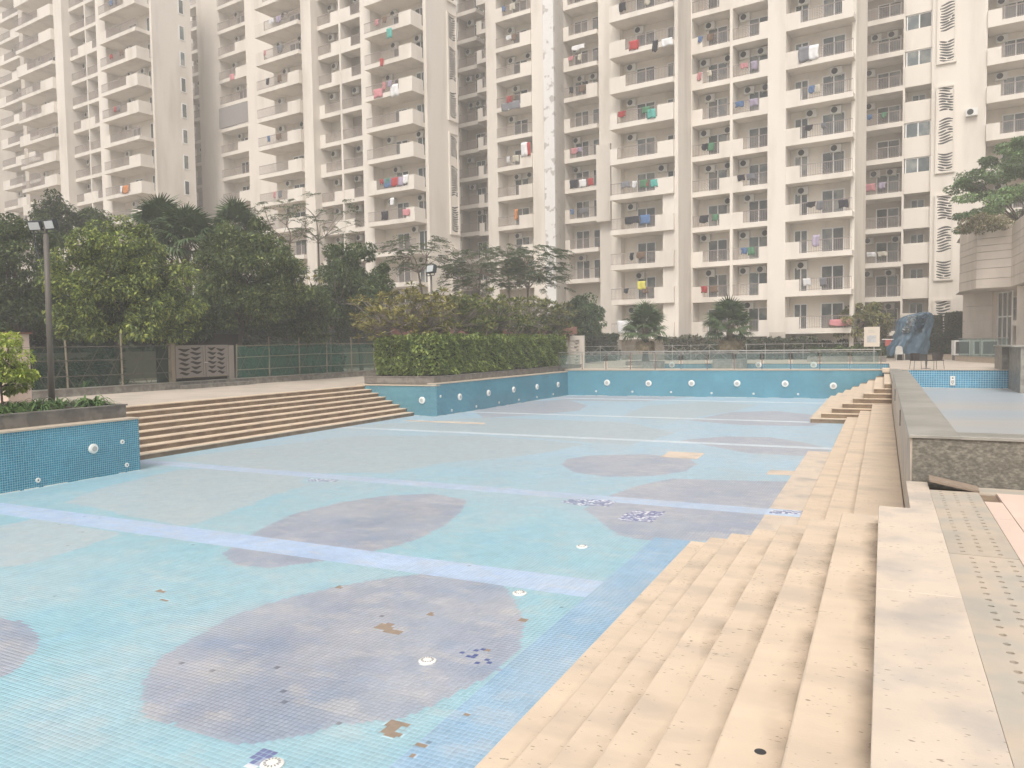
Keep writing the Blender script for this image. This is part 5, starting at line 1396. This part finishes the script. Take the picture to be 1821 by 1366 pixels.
# ------------------------------------------------------------------ kerb, fence and gate on the left
FX = -27.06
kb = empty('garden_kerb', (FX, 28, -.1), 0, 'low grey granite kerb wall in front of the green netting', 'kerb wall')
for a, b in ((8, 13), (13.003, 18), (18.003, 23), (23.003, 28), (28.003, 33), (33.003, 38), (38.003, 44)):
    MB().box(FX - .3, FX, a, b, -.1, .17).build('granite_slab', GRAN, kb, (-FX, -28, .1))
    MB().box(FX - .33, FX + .03, a, b, .171, .205).build('cap', GRAN_C, kb, (-FX, -28, .1))
MB().box(FX + .001, FX + .4, 22.9, 26.9, -.1, .06).build('door_step', GRAN, kb, (-FX, -28, .1), bevel=.01)
BAM_D = mat('old_bamboo', (.115, .10, .08), .8, .15, 5)
def fence(label, y0, y1, net, seed):
    r = random.Random(seed)
    o = empty('netting_fence', (FX - .15, (y0 + y1) / 2, .2), 0, label, 'fence', 'netting fences on the kerb'); c = (-(FX - .15), -(y0 + y1) / 2, -.2)
    x = FX - .15
    n = max(2, int((y1 - y0) / 2.1))
    for i in range(n + 1):
        y = y0 + (y1 - y0) * i / n
        MB().tube([(x, y, .2), (x + r.uniform(-.04, .04), y + r.uniform(-.05, .05), 1.78 + r.uniform(0, .5))], [.04, .035], 7).build('post', BAMBOO, o, c)
    for z in (.62, 1.25, 1.74):
        MB().tube([(x + .05, y0, z + r.uniform(-.08, .04)), (x + .05, (y0 + y1) / 2, z + r.uniform(-.05, .05)), (x + .05, y1, z + r.uniform(-.05, .08))], [.02] * 3, 6).build('rail', BAM_D if seed == 1 else BAMBOO, o, c)
    y = y0
    while y < y1 - .6:
        for s_ in (0, 1):
            MB().bar((x + .03, y + (.9 if s_ else 0), .25), (x + .03, y + (0 if s_ else .9), 1.72), .016).build('lattice_bar', BAM_D, o, c)
        y += 1.05
    nn, mm = int((y1 - y0) / .5) + 1, 5
    m_ = MB()
    for i in range(nn):
        for j in range(mm): m_.v.append((x - .04 + .05 * math.sin(i * 1.3 + j) + .02 * r.random(), y0 + (y1 - y0) * i / (nn - 1), .22 + 1.5 * j / (mm - 1) - .06 * math.sin(i * .9) * (j == mm - 1)))
    for i in range(nn - 1):
        for j in range(mm - 1): m_.f.append((i * mm + j, (i + 1) * mm + j, (i + 1) * mm + j + 1, i * mm + j + 1))
    m_.build('net', net, o, c, smooth=True)
NET_L = glassmat('thin_net', (.025, .07, .05), .36, .8)
fence('thin netting fence with crossed bars left of the gate', 9, 22.6, NET_L, 1)
fence('green netting fence between the gate and the hedge', 26.25, 37.0, NET, 2)
def lens(cx_, cz_, L, t, tilt):
    n = 9; up, dn = [], []
    for i in range(n):
        f = i / (n - 1); x = (f - .5) * L
        zc = cz_ + .035 * math.sin(f * 6.0 + tilt) * (1 if tilt >= 0 else -1)
        th = t * math.sin(math.pi * (.04 + .92 * f)) ** .8
        up.append((cx_ + x, zc + th)); dn.append((cx_ + x, zc - th))
    return up + dn[::-1]
gt = empty('zebra_gate', (FX - .1, 24.4, .25), math.pi / 2, 'grey metal double gate with wavy cut outs in the garden fence', 'gate')
def gate_leaf(x0, x1, mirror):
    w = x1 - x0; hs = []
    for i in range(6):
        for j, cf_ in enumerate((.30, .70)):
            L = w * (.40 if (i + j) % 2 else .34)
            hs.append(lens(x0 + w * (1 - cf_ if mirror else cf_), .19 + i * .205 + j * .05, L, .06, .4 + .5 * ((i * 2 + j) % 4)))
    return MB().plate([(x0, 0.0), (x1, 0.0), (x1, 1.42), (x0, 1.42)], hs, -.012, .012, lambda p, q_, d: (p, d, q_))
for (x0, x1, mir) in ((-1.58, -.02, False), (.02, 1.3, True)):
    lf = gate_leaf(x0, x1, mir).build('gate_leaf', GATEM, gt, (0, 0, .1))
    MB().box(x0, x1, -.045, -.013, 1.34, 1.42).box(x0, x1, -.045, -.013, 0, .08).box(x0, x0 + .09, -.045, -.013, .08, 1.34).box(x1 - .09, x1, -.045, -.013, .08, 1.34).build('frame', GATEM, lf)
    MB().tube([((x0 + x1) / 2 - .5, -.07, .02), ((x0 + x1) / 2 + .5, -.07, .02)], [.022, .022], 8).build('drop_bar', BAMBOO, lf)
MB().box(-1.85, -1.66, -.1, .1, -.05, 1.6).build('gate_post', BAMBOO, gt)
MB().box(1.32, 1.62, -.08, .08, -.05, 1.5).build('gate_post', GATEM, gt)
MB().bar((-.06, -.06, .75), (.12, -.06, .75), .03).build('latch', STEEL, gt)
# timber screen, low wall and pale screens behind the fence
tag(MB().box(-29.3, -29.15, 23.6, 28.6, 0, 2.3).build('timber_screen', mat('old_timber', (.055, .04, .035), .9, .2, 5, stretch=(1, 5, .4))), 'weathered brown timber screen behind the gate', 'screen')
q = at(20, 610, 20)
pb = empty('cladded_pillar', (q[0], q[1], -.1), 0, 'pale stone clad pillar behind the yellow green shrub', 'pillar')
for i in range(6): MB().box(-1.2, .28, -.3, .3, i * .36, i * .36 + .352).build('stone_course', PINK, pb)
MB().box(-1.25, .35, -.36, .36, 2.16, 2.2).build('cap', BRICK, pb)
# garden path and low wall seen through the fence
tag(sheet('garden_path', -34, -31.5, 8, 60, .02, DECK, -.5), 'pale path behind the netting fence')
WALLD = mat('garden_wall', (.20, .17, .13), .9, .1, 1.5)
bw = empty('boundary_wall', (-38, 40, 0), 0, 'pale rendered garden wall behind the trees', 'wall')
for i in range(12): MB().box(-.2, .2, -34 + i * 5, -29.01 + i * 5, -.1, 1.5).build('panel', WALLD, bw)
r_ = random.Random(77)
for i in range(9):
    y = 13 + i * 2.4 + r_.uniform(-.6, .6); x = -28.4 - r_.random() * 1.8
    o = strap_plant(x, y, 0, 300 + i, 'broad strappy plant behind the netting fence', n=34, L=1.1); o['group'] = 'strappy plants behind the netting'
vv_ = MB()

# ------------------------------------------------------------------ lamp posts
def flood(parent, loc, rz, tilt, name='floodlight'):
    o = MB().box(-.17, .17, -.05, .05, -.12, .12).build(name, DARKG, parent, loc)
    o.rotation_euler = (tilt, 0, rz)
    fins = MB()
    for i in range(7): fins.box(-.15 + i * .045, -.138 + i * .045, .051, .10, -.10, .10)
    fins.build('cooling_fins', DARKG, o)
    MB().box(-.145, .145, -.058, -.051, -.095, .095).build('lamp_glass', LAMPG, o)
    MB().bar((-.19, 0, 0), (-.19, 0, -.2), .02).bar((.19, 0, 0), (.19, 0, -.2), .02).bar((-.19, 0, -.2), (.19, 0, -.2), .02).build('bracket', DARKG, o)
    return o
DARKG = mat('dark_metal', (.06, .065, .07), .45, .05, 6)
LAMPG = mat('lamp_glass', (.55, .57, .58), .15, .05, 6, spec=.6)
lp = gz(93, 720, .2)
l1 = empty('lamp_post', (lp[0], lp[1], .15), 0, 'tall brown lamp post with two floodlights rising from the near planter', 'lamp post')
MB().tube([(0, 0, 0), (.02, 0, 2.2), (.06, 0, 4.45)], [.075, .07, .065], 14).build('pole', POLE, l1, smooth=True)
MB().bar((-.42, 0, 4.62), (.5, 0, 4.6), .05).bar((.06, 0, 4.4), (.06, 0, 4.6), .06).build('cross_arm', POLE, l1)
flood(l1, (-.2, -.1, 4.68), .35, math.radians(22)); flood(l1, (.42, -.1, 4.66), .1, math.radians(16))
MB().tube([(-.45, 0, 4.6), (-.38, 0, 4.1), (-.02, -.07, 3.6)], [.014] * 3, 6).build('cable', DARKG, l1)
MB().tube([(-.13, 0, 0), (-.12, .02, .9)], [.03, .03], 8).build('conduit', POLE, l1)
l2p = gx(768, 560, -18.3)
l2 = empty('lamp_post', (-18.3, l2p[1], .2), 0, 'slim lamp post with a single floodlight above the hedge', 'lamp post')
MB().tube([(0, 0, 0), (0, 0, 4.55)], [.055, .045], 10).build('pole', POLE, l2, smooth=True)
MB().bar((0, 0, 4.5), (-.12, 0, 4.75), .05).build('arm', POLE, l2)
f_ = flood(l2, (.08, -.1, 4.82), -.35, math.radians(-12)); f_.scale = (1.5, 1.5, 1.5)

# ------------------------------------------------------------------ stone screen wall and the pergola behind the hedge
sc_ = at(1012, 640, 48.5)
sw = empty('screen_wall', (sc_[0], sc_[1], .1), math.radians(8), 'small cream screen wall with wavy carved lattice beside the hedge', 'screen wall')
hs = []
rs_ = random.Random(4)
for i in range(7):
    for j in range(2):
        hs.append(lens(-.38 + j * .72, .28 + i * .205, .62, .045, rs_.uniform(0, 3)))
for j in range(2):
    MB().plate([(-.72 + j * .73, .12), (-.02 + j * .73, .12), (-.02 + j * .73, 1.7), (-.72 + j * .73, 1.7)], [h for k, h in enumerate(hs) if k % 2 == j], -.06, .06, lambda p, q_, d: (p, d, q_)).build('lattice_panel', PAINT, sw)
MB().box(-1.0, -.74, -.16, .16, 0, 2.0).box(.72, 1.0, -.16, .16, 0, 2.0).box(-.739, .719, -.16, .16, 1.72, 2.0).box(-.739, .719, -.14, .14, 0, .115).build('frame', PAINT, sw)
MB().box(-.8, .25, -.3, .3, 2.002, 2.08).box(-.95, .1, -.2, -.162, 1.72, 1.98).build('cap', RISER, sw)
pg = empty('pergola', tuple(at(850, 612, 49)), math.radians(18), 'long low pergola with red brown fascia behind the shrubs', 'pergola')
pg.location.z = 0
pa_, pb_ = at(690, 590, 46), at(1025, 590, 52)
Lg = math.hypot(pb_[0] - pa_[0], pb_[1] - pa_[1]); pg.rotation_euler.z = math.atan2(pb_[1] - pa_[1], pb_[0] - pa_[0]); pg.location = (pa_[0], pa_[1], 0)
MB().box(0, Lg, -.1, .0, 2.25, 2.75).build('fascia', BRICK, pg)
MB().box(0, Lg, .001, 2.4, 2.55, 2.7).build('roof', BRICK, pg)
for i in range(6):
    MB().box(Lg * i / 5.2 + .1, Lg * i / 5.2 + .4, .1, .4, 0, 2.54).build('post', PAINT_GREY, pg)

# ------------------------------------------------------------------ courtyard fence beyond the third pool
cf0, cf1 = at(1036, 632, 60), at(1600, 632, 57)
cf = empty('courtyard_fence', (cf0[0], cf0[1], .1), math.atan2(cf1[1] - cf0[1], cf1[0] - cf0[0]), 'thin pale metal fence with crossed bars along the courtyard shrubs', 'fence')
Lc = math.hypot(cf1[0] - cf0[0], cf1[1] - cf0[1])
for z in (.55, 1.25): MB().bar((0, 0, z), (Lc, 0, z), .03).build('rail', STEEL, cf)
for i in range(18):
    x = Lc * i / 17; MB().bar((x, 0, 0), (x, 0, 1.3), .035).build('post', STEEL, cf)
    if i < 9:
        MB().bar((x, 0, .1), (x + Lc / 17, 0, 1.22), .02).build('brace', STEEL, cf); MB().bar((x, .03, 1.22), (x + Lc / 17, .03, .1), .02).build('brace', STEEL, cf)

# ------------------------------------------------------------------ notice board, tarpaulin heap, table and chairs
q = at(1550, 640, 50)
nb = empty('notice_board', (q[0], q[1], .1), YAW * .6, 'white notice board on a thin post beyond the railing', 'sign')
MB().bar((.15, .03, 0), (.15, .03, 1.9), .05).build('post', STEEL, nb)
MB().box(-.48, .48, -.02, .02, 1.02, 2.32).build('board', mat('board_face', (.62, .55, .46), .6, .03, 3), nb)
MB().box(-.30, .26, -.025, -.021, 1.3, 1.75).build('picture', mat('faded_print', (.42, .43, .44), .6, .1, 9, (.55, .55, .54), .7, 6), nb)
MB().box(-.24, .2, -.025, -.021, 1.95, 2.0).box(-.24, .1, -.025, -.021, 2.07, 2.11).build('faded_lines', mat('faded_lines', (.5, .45, .39), .6, .03, 3), nb)
# tarpaulin
TARP = mat('blue_tarp', (.04, .09, .135), .4, .15, 3, (.10, .16, .22), .6, 2.5, bump=.6, bscale=5, spec=.45)
q = at(1618, 640, 54)
tp = empty('covered_machine', (q[0], q[1], .1), YAW * .8, 'tall bulky object wrapped in a blue tarpaulin beyond the side pool', 'covered object')
prof = [(.45, -1.5, .95), (.9, -1.35, 1.05), (1.3, -1.15, 1.15), (1.8, -1.0, 1.3), (2.4, -.9, 1.42), (2.8, -.8, 1.46), (3.05, -.45, 1.42), (3.25, .2, 1.3), (3.33, .7, 1.1)]
m_ = MB(); ns = 90; rows = 34
_z = [p[0] for p in prof]
for i in range(rows):
    z = _z[0] + (_z[-1] - _z[0]) * (i / (rows - 1)) ** .85
    xa, xb = np.interp(z, _z, [p[1] for p in prof]), np.interp(z, _z, [p[2] for p in prof])
    for k in range(ns):
        t = 2 * math.pi * k / ns
        ca, sa = math.cos(t), math.sin(t)
        ca = math.copysign(abs(ca) ** .65, ca); sa = math.copysign(abs(sa) ** .65, sa)
        fold = .16 * (float(vnoise(k * .55, i * .10, 1.0, 91)) - .5) + .10 * (float(vnoise(k * 1.3, i * .35, 1.0, 92)) - .5)
        fold *= 1.35 - .6 * i / rows
        m_.v.append(((xa + xb) / 2 + (xb - xa) / 2 * ca * (1 + fold), .8 * sa * (1 + fold * 1.6) * (1 - .3 * i / rows), z + .12 * (float(vnoise(k * .5, i * .4, 1.0, 93)) - .5) - (.25 * abs(float(vnoise(k * .35, 3.0, 1.0, 94)) - .3) if i == 0 else 0)))
for k in range(ns): m_.v[k + (rows - 1) * ns] = m_.v[k + (rows - 1) * ns]
for i in range(rows - 1):
    for k in range(ns): m_.f.append((i * ns + k, i * ns + (k + 1) % ns, (i + 1) * ns + (k + 1) % ns, (i + 1) * ns + k))
m_.f.append(tuple(range((rows - 1) * ns, rows * ns)))
m_.build('tarpaulin', TARP, tp, smooth=True)
g = np.random.default_rng(8); k = 900
u = g.random(k); zt = 1.9 + 1.2 * g.random(k) ** .7
P = np.stack([-.85 + u * 1.3 + (zt - 1.9) * .45, -.74 + .12 * g.random(k) + (zt - 1.9) * .12, zt + .0], 1)
cf_ = leaf_cols(k, (.10, .18, .26), (.5, .55, .58), .35, 8, .6)
link('crumpled_sheet', leaves_mesh('crumpled_sheet', P, np.tile([[0, -1., .3]], (k, 1)), .22, cf_, LEAF_P, .8, 0, 8, 1.0), tp)
MB().box(-.7, 1.0, -.45, .5, 0, .6).build('machine_body', DARKG, tp)
fl = empty('bunting_flag', tuple(at(1578, 603, 53.5)), YAW, 'small red and white flag tied beside the blue tarpaulin', 'flag')
MB().box(-.38, .42, -.01, .01, -.05, .0).build('white_edge', LIGHTW, fl); MB().plate([(-.15, -.06), (.35, -.06), (.1, -.45), (-.15, -.5)], [], -.008, .008, lambda p, q_, d: (p, d, q_)).build('red_cloth', mat('flag_red', (.40, .10, .09), .8, .05, 4), fl)
q = at(1600, 641, 52.5)
PLC = mat('aged_plastic', (.50, .48, .44), .5, .1, 6)
ws = empty('plastic_chair', (q[0], q[1], .1), .2, 'white plastic chair under the edge of the tarpaulin', 'chair')
for sx in (-.24, .24):
    for sy in (-.22, .22): MB().tube([(sx * 1.1, sy * 1.1, 0), (sx, sy, .44)], [.022, .03], 7).build('leg', PLC, ws)
MB().box(-.27, .27, -.25, .25, .441, .475).build('seat', PLC, ws, bevel=.01)
MB().plate([(-.26, .476), (.26, .476), (.2, .95), (.08, 1.02), (-.08, 1.02), (-.2, .95)], [], .22, .25, lambda p, q_, d: (p, d, q_)).build('backrest', PLC, ws)
def wicker_chair(px, rz, label):
    q = at(px, 657, 40.9); q = gz(px, 657.5, .1)
    o = empty('wicker_chair', (q[0], q[1], .1), rz, label, 'chair', 'wicker chairs at the small table')
    for sx in (-.24, .24):
        for sy in (-.24, .24): MB().tube([(sx * 1.15, sy * 1.15, 0), (sx, sy, .43)], [.012, .012], 6).build('leg', DARKG, o)
    MB().box(-.27, .27, -.27, .27, .431, .47).build('seat', WICK, o, bevel=.01)
    b_ = MB()
    for i in range(11):
        a0, a1 = math.pi * (.05 + .9 * i / 11), math.pi * (.05 + .9 * (i + 1) / 11)
        P_ = lambda a_, r, z: (math.cos(a_) * r, math.sin(a_) * r, z)
        b_.poly([P_(a0, .27, .471), P_(a1, .27, .471), P_(a1, .33, .80), P_(a0, .33, .80)])
    bo = b_.build('backrest', WICK, o); md = bo.modifiers.new('solid', 'SOLIDIFY'); md.thickness = .025
    return o
WICK = mat('dark_wicker', (.05, .04, .036), .7, .2, 30, bump=.4, bscale=60)
wicker_chair(1632, 1.9, 'left dark wicker chair at the small table beside the side pool')
wicker_chair(1663, -1.0, 'right dark wicker chair at the small table beside the side pool')
q = gz(1647, 655.5, .1)
tb_ = empty('round_table', (q[0], q[1], .1), 0, 'small dark round table between the two wicker chairs', 'table')
MB().lathe([(.33, .70), (.35, .71), (.35, .73), (.33, .735)], sides=24).build('tabletop', DARKG, tb_)
MB().tube([(0, 0, .03), (0, 0, .7)], [.025, .025], 8).build('pedestal', DARKG, tb_)
MB().lathe([(.2, 0), (.2, .02), (.03, .035)], sides=18).build('base', DARKG, tb_)

# ------------------------------------------------------------------ stone clad pavilion at right
pv = empty('pavilion', (7.6, 59, .1), 0, 'stone clad pavilion with deep grooved parapet and tall glazing at right', 'building')
def pv_pt(px, D): d = ray(px, 560)[:2]; d = d / (d @ _f0); return d * D
A_, B_, C_, D_ = pv_pt(1705, 52.5), pv_pt(1735, 49.0), pv_pt(1797, 47.5), pv_pt(1840, 41.0)
CL = mat('pavilion_stone', (.68, .60, .52), .75, .05, 1.2, (.52, .45, .38), .5, .7, stretch=(1, 1, .4), objvar=.03)
def band(p, q_, z0, z1, th=.5, name='stone_course', m=None):
    p, q_ = np.array(p), np.array(q_); d = (q_ - p) / np.hypot(*(q_ - p)); nr_ = np.array([-d[1], d[0]])
    v = [p, q_, q_ + nr_ * th, p + nr_ * th]
    mb = MB(); n = len(mb.v)
    for z in (z0, z1): mb.v += [(a[0] - 7.6, a[1] - 59, z - .1) for a in v]
    mb.f += [(0, 1, 2, 3), (4, 5, 6, 7), (0, 1, 5, 4), (1, 2, 6, 5), (2, 3, 7, 6), (3, 0, 4, 7)]
    return mb.build(name, m or CL, pv)
zs_ = [4.75, 5.35, 6.0, 6.55, 7.05, 7.45, 7.9, 8.65]
for i in range(len(zs_) - 1):
    for (p, q_) in ((A_, B_), (B_, C_), (C_, D_)):
        band(p, q_, zs_[i] + .02, zs_[i + 1] - .02, .45)
        band(p, q_, zs_[i] - .0 + .0, zs_[i] + .019, .3, 'groove', DARK if False else PAINT_GREY)
        if i == 0: pass
# soffit, back wall, glazing
E_ = pv_pt(1712, 54.5); F_ = pv_pt(1765, 52.5); G_ = pv_pt(1800, 50.5); H_ = pv_pt(1850, 41.0)
def loc(p, z): return (p[0] - 7.6, p[1] - 59, z - .1)
MB().poly([loc(A_, 4.76), loc(B_, 4.76), loc(C_, 4.76), loc(D_, 4.76), loc(D_ + np.array([6, 6]), 4.76), loc(E_ + np.array([5, 9]), 4.76), loc(E_ + np.array([-.4, 1]), 4.76)]).build('soffit', PAINT_GREY, pv)
MB().poly([loc(A_, 8.5), loc(B_, 8.5), loc(C_, 8.5), loc(D_, 8.5), loc(D_ + np.array([8, 6]), 8.5), loc(E_ + np.array([5, 9]), 8.5), loc(E_ + np.array([-.4, 1]), 8.5)]).build('terrace', PAINT_GREY, pv)
for z0, z1 in ((.1, 1.0), (1.02, 1.9), (1.92, 2.8), (2.82, 3.8), (3.82, 4.75)): band(E_, F_, z0, z1, .4, 'stone_course', CL)
def glazing(p, q_, n):
    p, q_ = np.array(p), np.array(q_)
    fr = MB()
    for i in range(n + 1):
        a = p + (q_ - p) * i / n; fr.bar(loc(a, .15), loc(a, 4.7), .08)
    for z in (.2, 3.0, 4.65): fr.bar(loc(p, z), loc(q_, z), .08)
    fo = fr.build('window', WHITE, pv)
    d = (q_ - p) / np.hypot(*(q_ - p)); nr_ = np.array([-d[1], d[0]]) * .03
    for i in range(n):
        for z0, z1 in ((.2, 3.0), (3.0, 4.65)):
            a, b = p + (q_ - p) * (i + .03) / n + nr_, p + (q_ - p) * (i + .97) / n + nr_
            MB().poly([loc(a, z0), loc(b, z0), loc(b, z1), loc(a, z1)]).build('pane', CURT, fo)
CURT = mat('curtained_pane', (.20, .185, .17), .2, .2, 3, (.30, .28, .25), .7, 4, stretch=(6, 6, .1), spec=.6)
glazing(F_ + np.array([.3, -.1]), G_, 3)
band(C_ + np.array([.25, -.5]), C_ + np.array([.75, -1.1]), .1, 4.74, .5, 'column', CL)
J_ = C_ + np.array([.9, -.9])
glazing(J_, H_ + np.array([.9, -.9]), 4)
band(J_ + np.array([.1, .1]), H_ + np.array([1.0, -.8]), 3.95, 4.74, .3, 'brick_panel', BRICK)
# condensers and glass guard in front of the pavilion
a, b = at(1703, 640, 50), at(1790, 645, 43)
gd = empty('glass_guard', (a[0], a[1], .1), math.atan2(b[1] - a[1], b[0] - a[0]), 'glass guard on a low stone plinth before the pavilion', 'railing')
Lg = math.hypot(b[0] - a[0], b[1] - a[1])
MB().box(-.2, Lg, -.1, .25, 0, .32).build('plinth', COPING, gd)
MB().box(-.25, Lg, -.14, .29, .321, .36).build('cap', GRAN_C, gd)
for i in range(4):
    MB().box(Lg * i / 4 + .03, Lg * (i + 1) / 4 - .03, .05, .062, .37, 1.45).build('glass_panel', GLASS, gd)
MB().bar((0, .056, 1.48), (Lg, .056, 1.48), .05).build('handrail', STEEL, gd)
for i, (px, D) in enumerate(((1708, 51.5), (1742, 50.0), (1757, 49.6))):
    q = at(px, 638, D)
    cu = empty('condenser_unit', (q[0], q[1], .1), YAW * .7, ('grey condenser unit at the left end of the glass guard', 'grey condenser unit behind the middle of the glass guard', 'grey condenser unit at the right behind the glass guard')[i], 'condenser')
    MB().box(-.5, .5, -.25, .25, .35, 1.35).build('casing', ACM, cu, bevel=.02)
    MB().box(-.42, .42, -.262, -.251, .45, 1.25).build('grille', DARK, cu)
    MB().box(-.45, -.35, -.2, .2, 0, .349).box(.35, .45, -.2, .2, 0, .349).build('feet', RUST, cu)
st2 = planter('low_planter', 'low stone planter kerb along the shrubs at right', *(lambda p: (p[0] - 3.2, p[0] + 1.2, p[1] - .5, p[1] + .6))(at(1680, 636, 55)), .1, .42, m=COPING)

# ------------------------------------------------------------------ smoggy air over the whole courtyard
hb = MB().box(-310, 310, -210, 410, -3.5, 75).build('haze')
tag(hb, 'pale warm smog filling the air of the courtyard', kind='stuff')
hm = bpy.data.materials.new('haze'); hm.use_nodes = True
for n_ in list(hm.node_tree.nodes):
    if n_.type == 'BSDF_PRINCIPLED': hm.node_tree.nodes.remove(n_)
pvn = hm.node_tree.nodes.new('ShaderNodeVolumePrincipled')
pvn.inputs['Color'].default_value = (1.0, .985, .96, 1)
pvn.inputs['Density'].default_value = 0.0027
pvn.inputs['Anisotropy'].default_value = 0.2
hm.node_tree.links.new(pvn.outputs[0], hm.node_tree.nodes['Material Output'].inputs['Volume'])
hb.data.materials.append(hm)
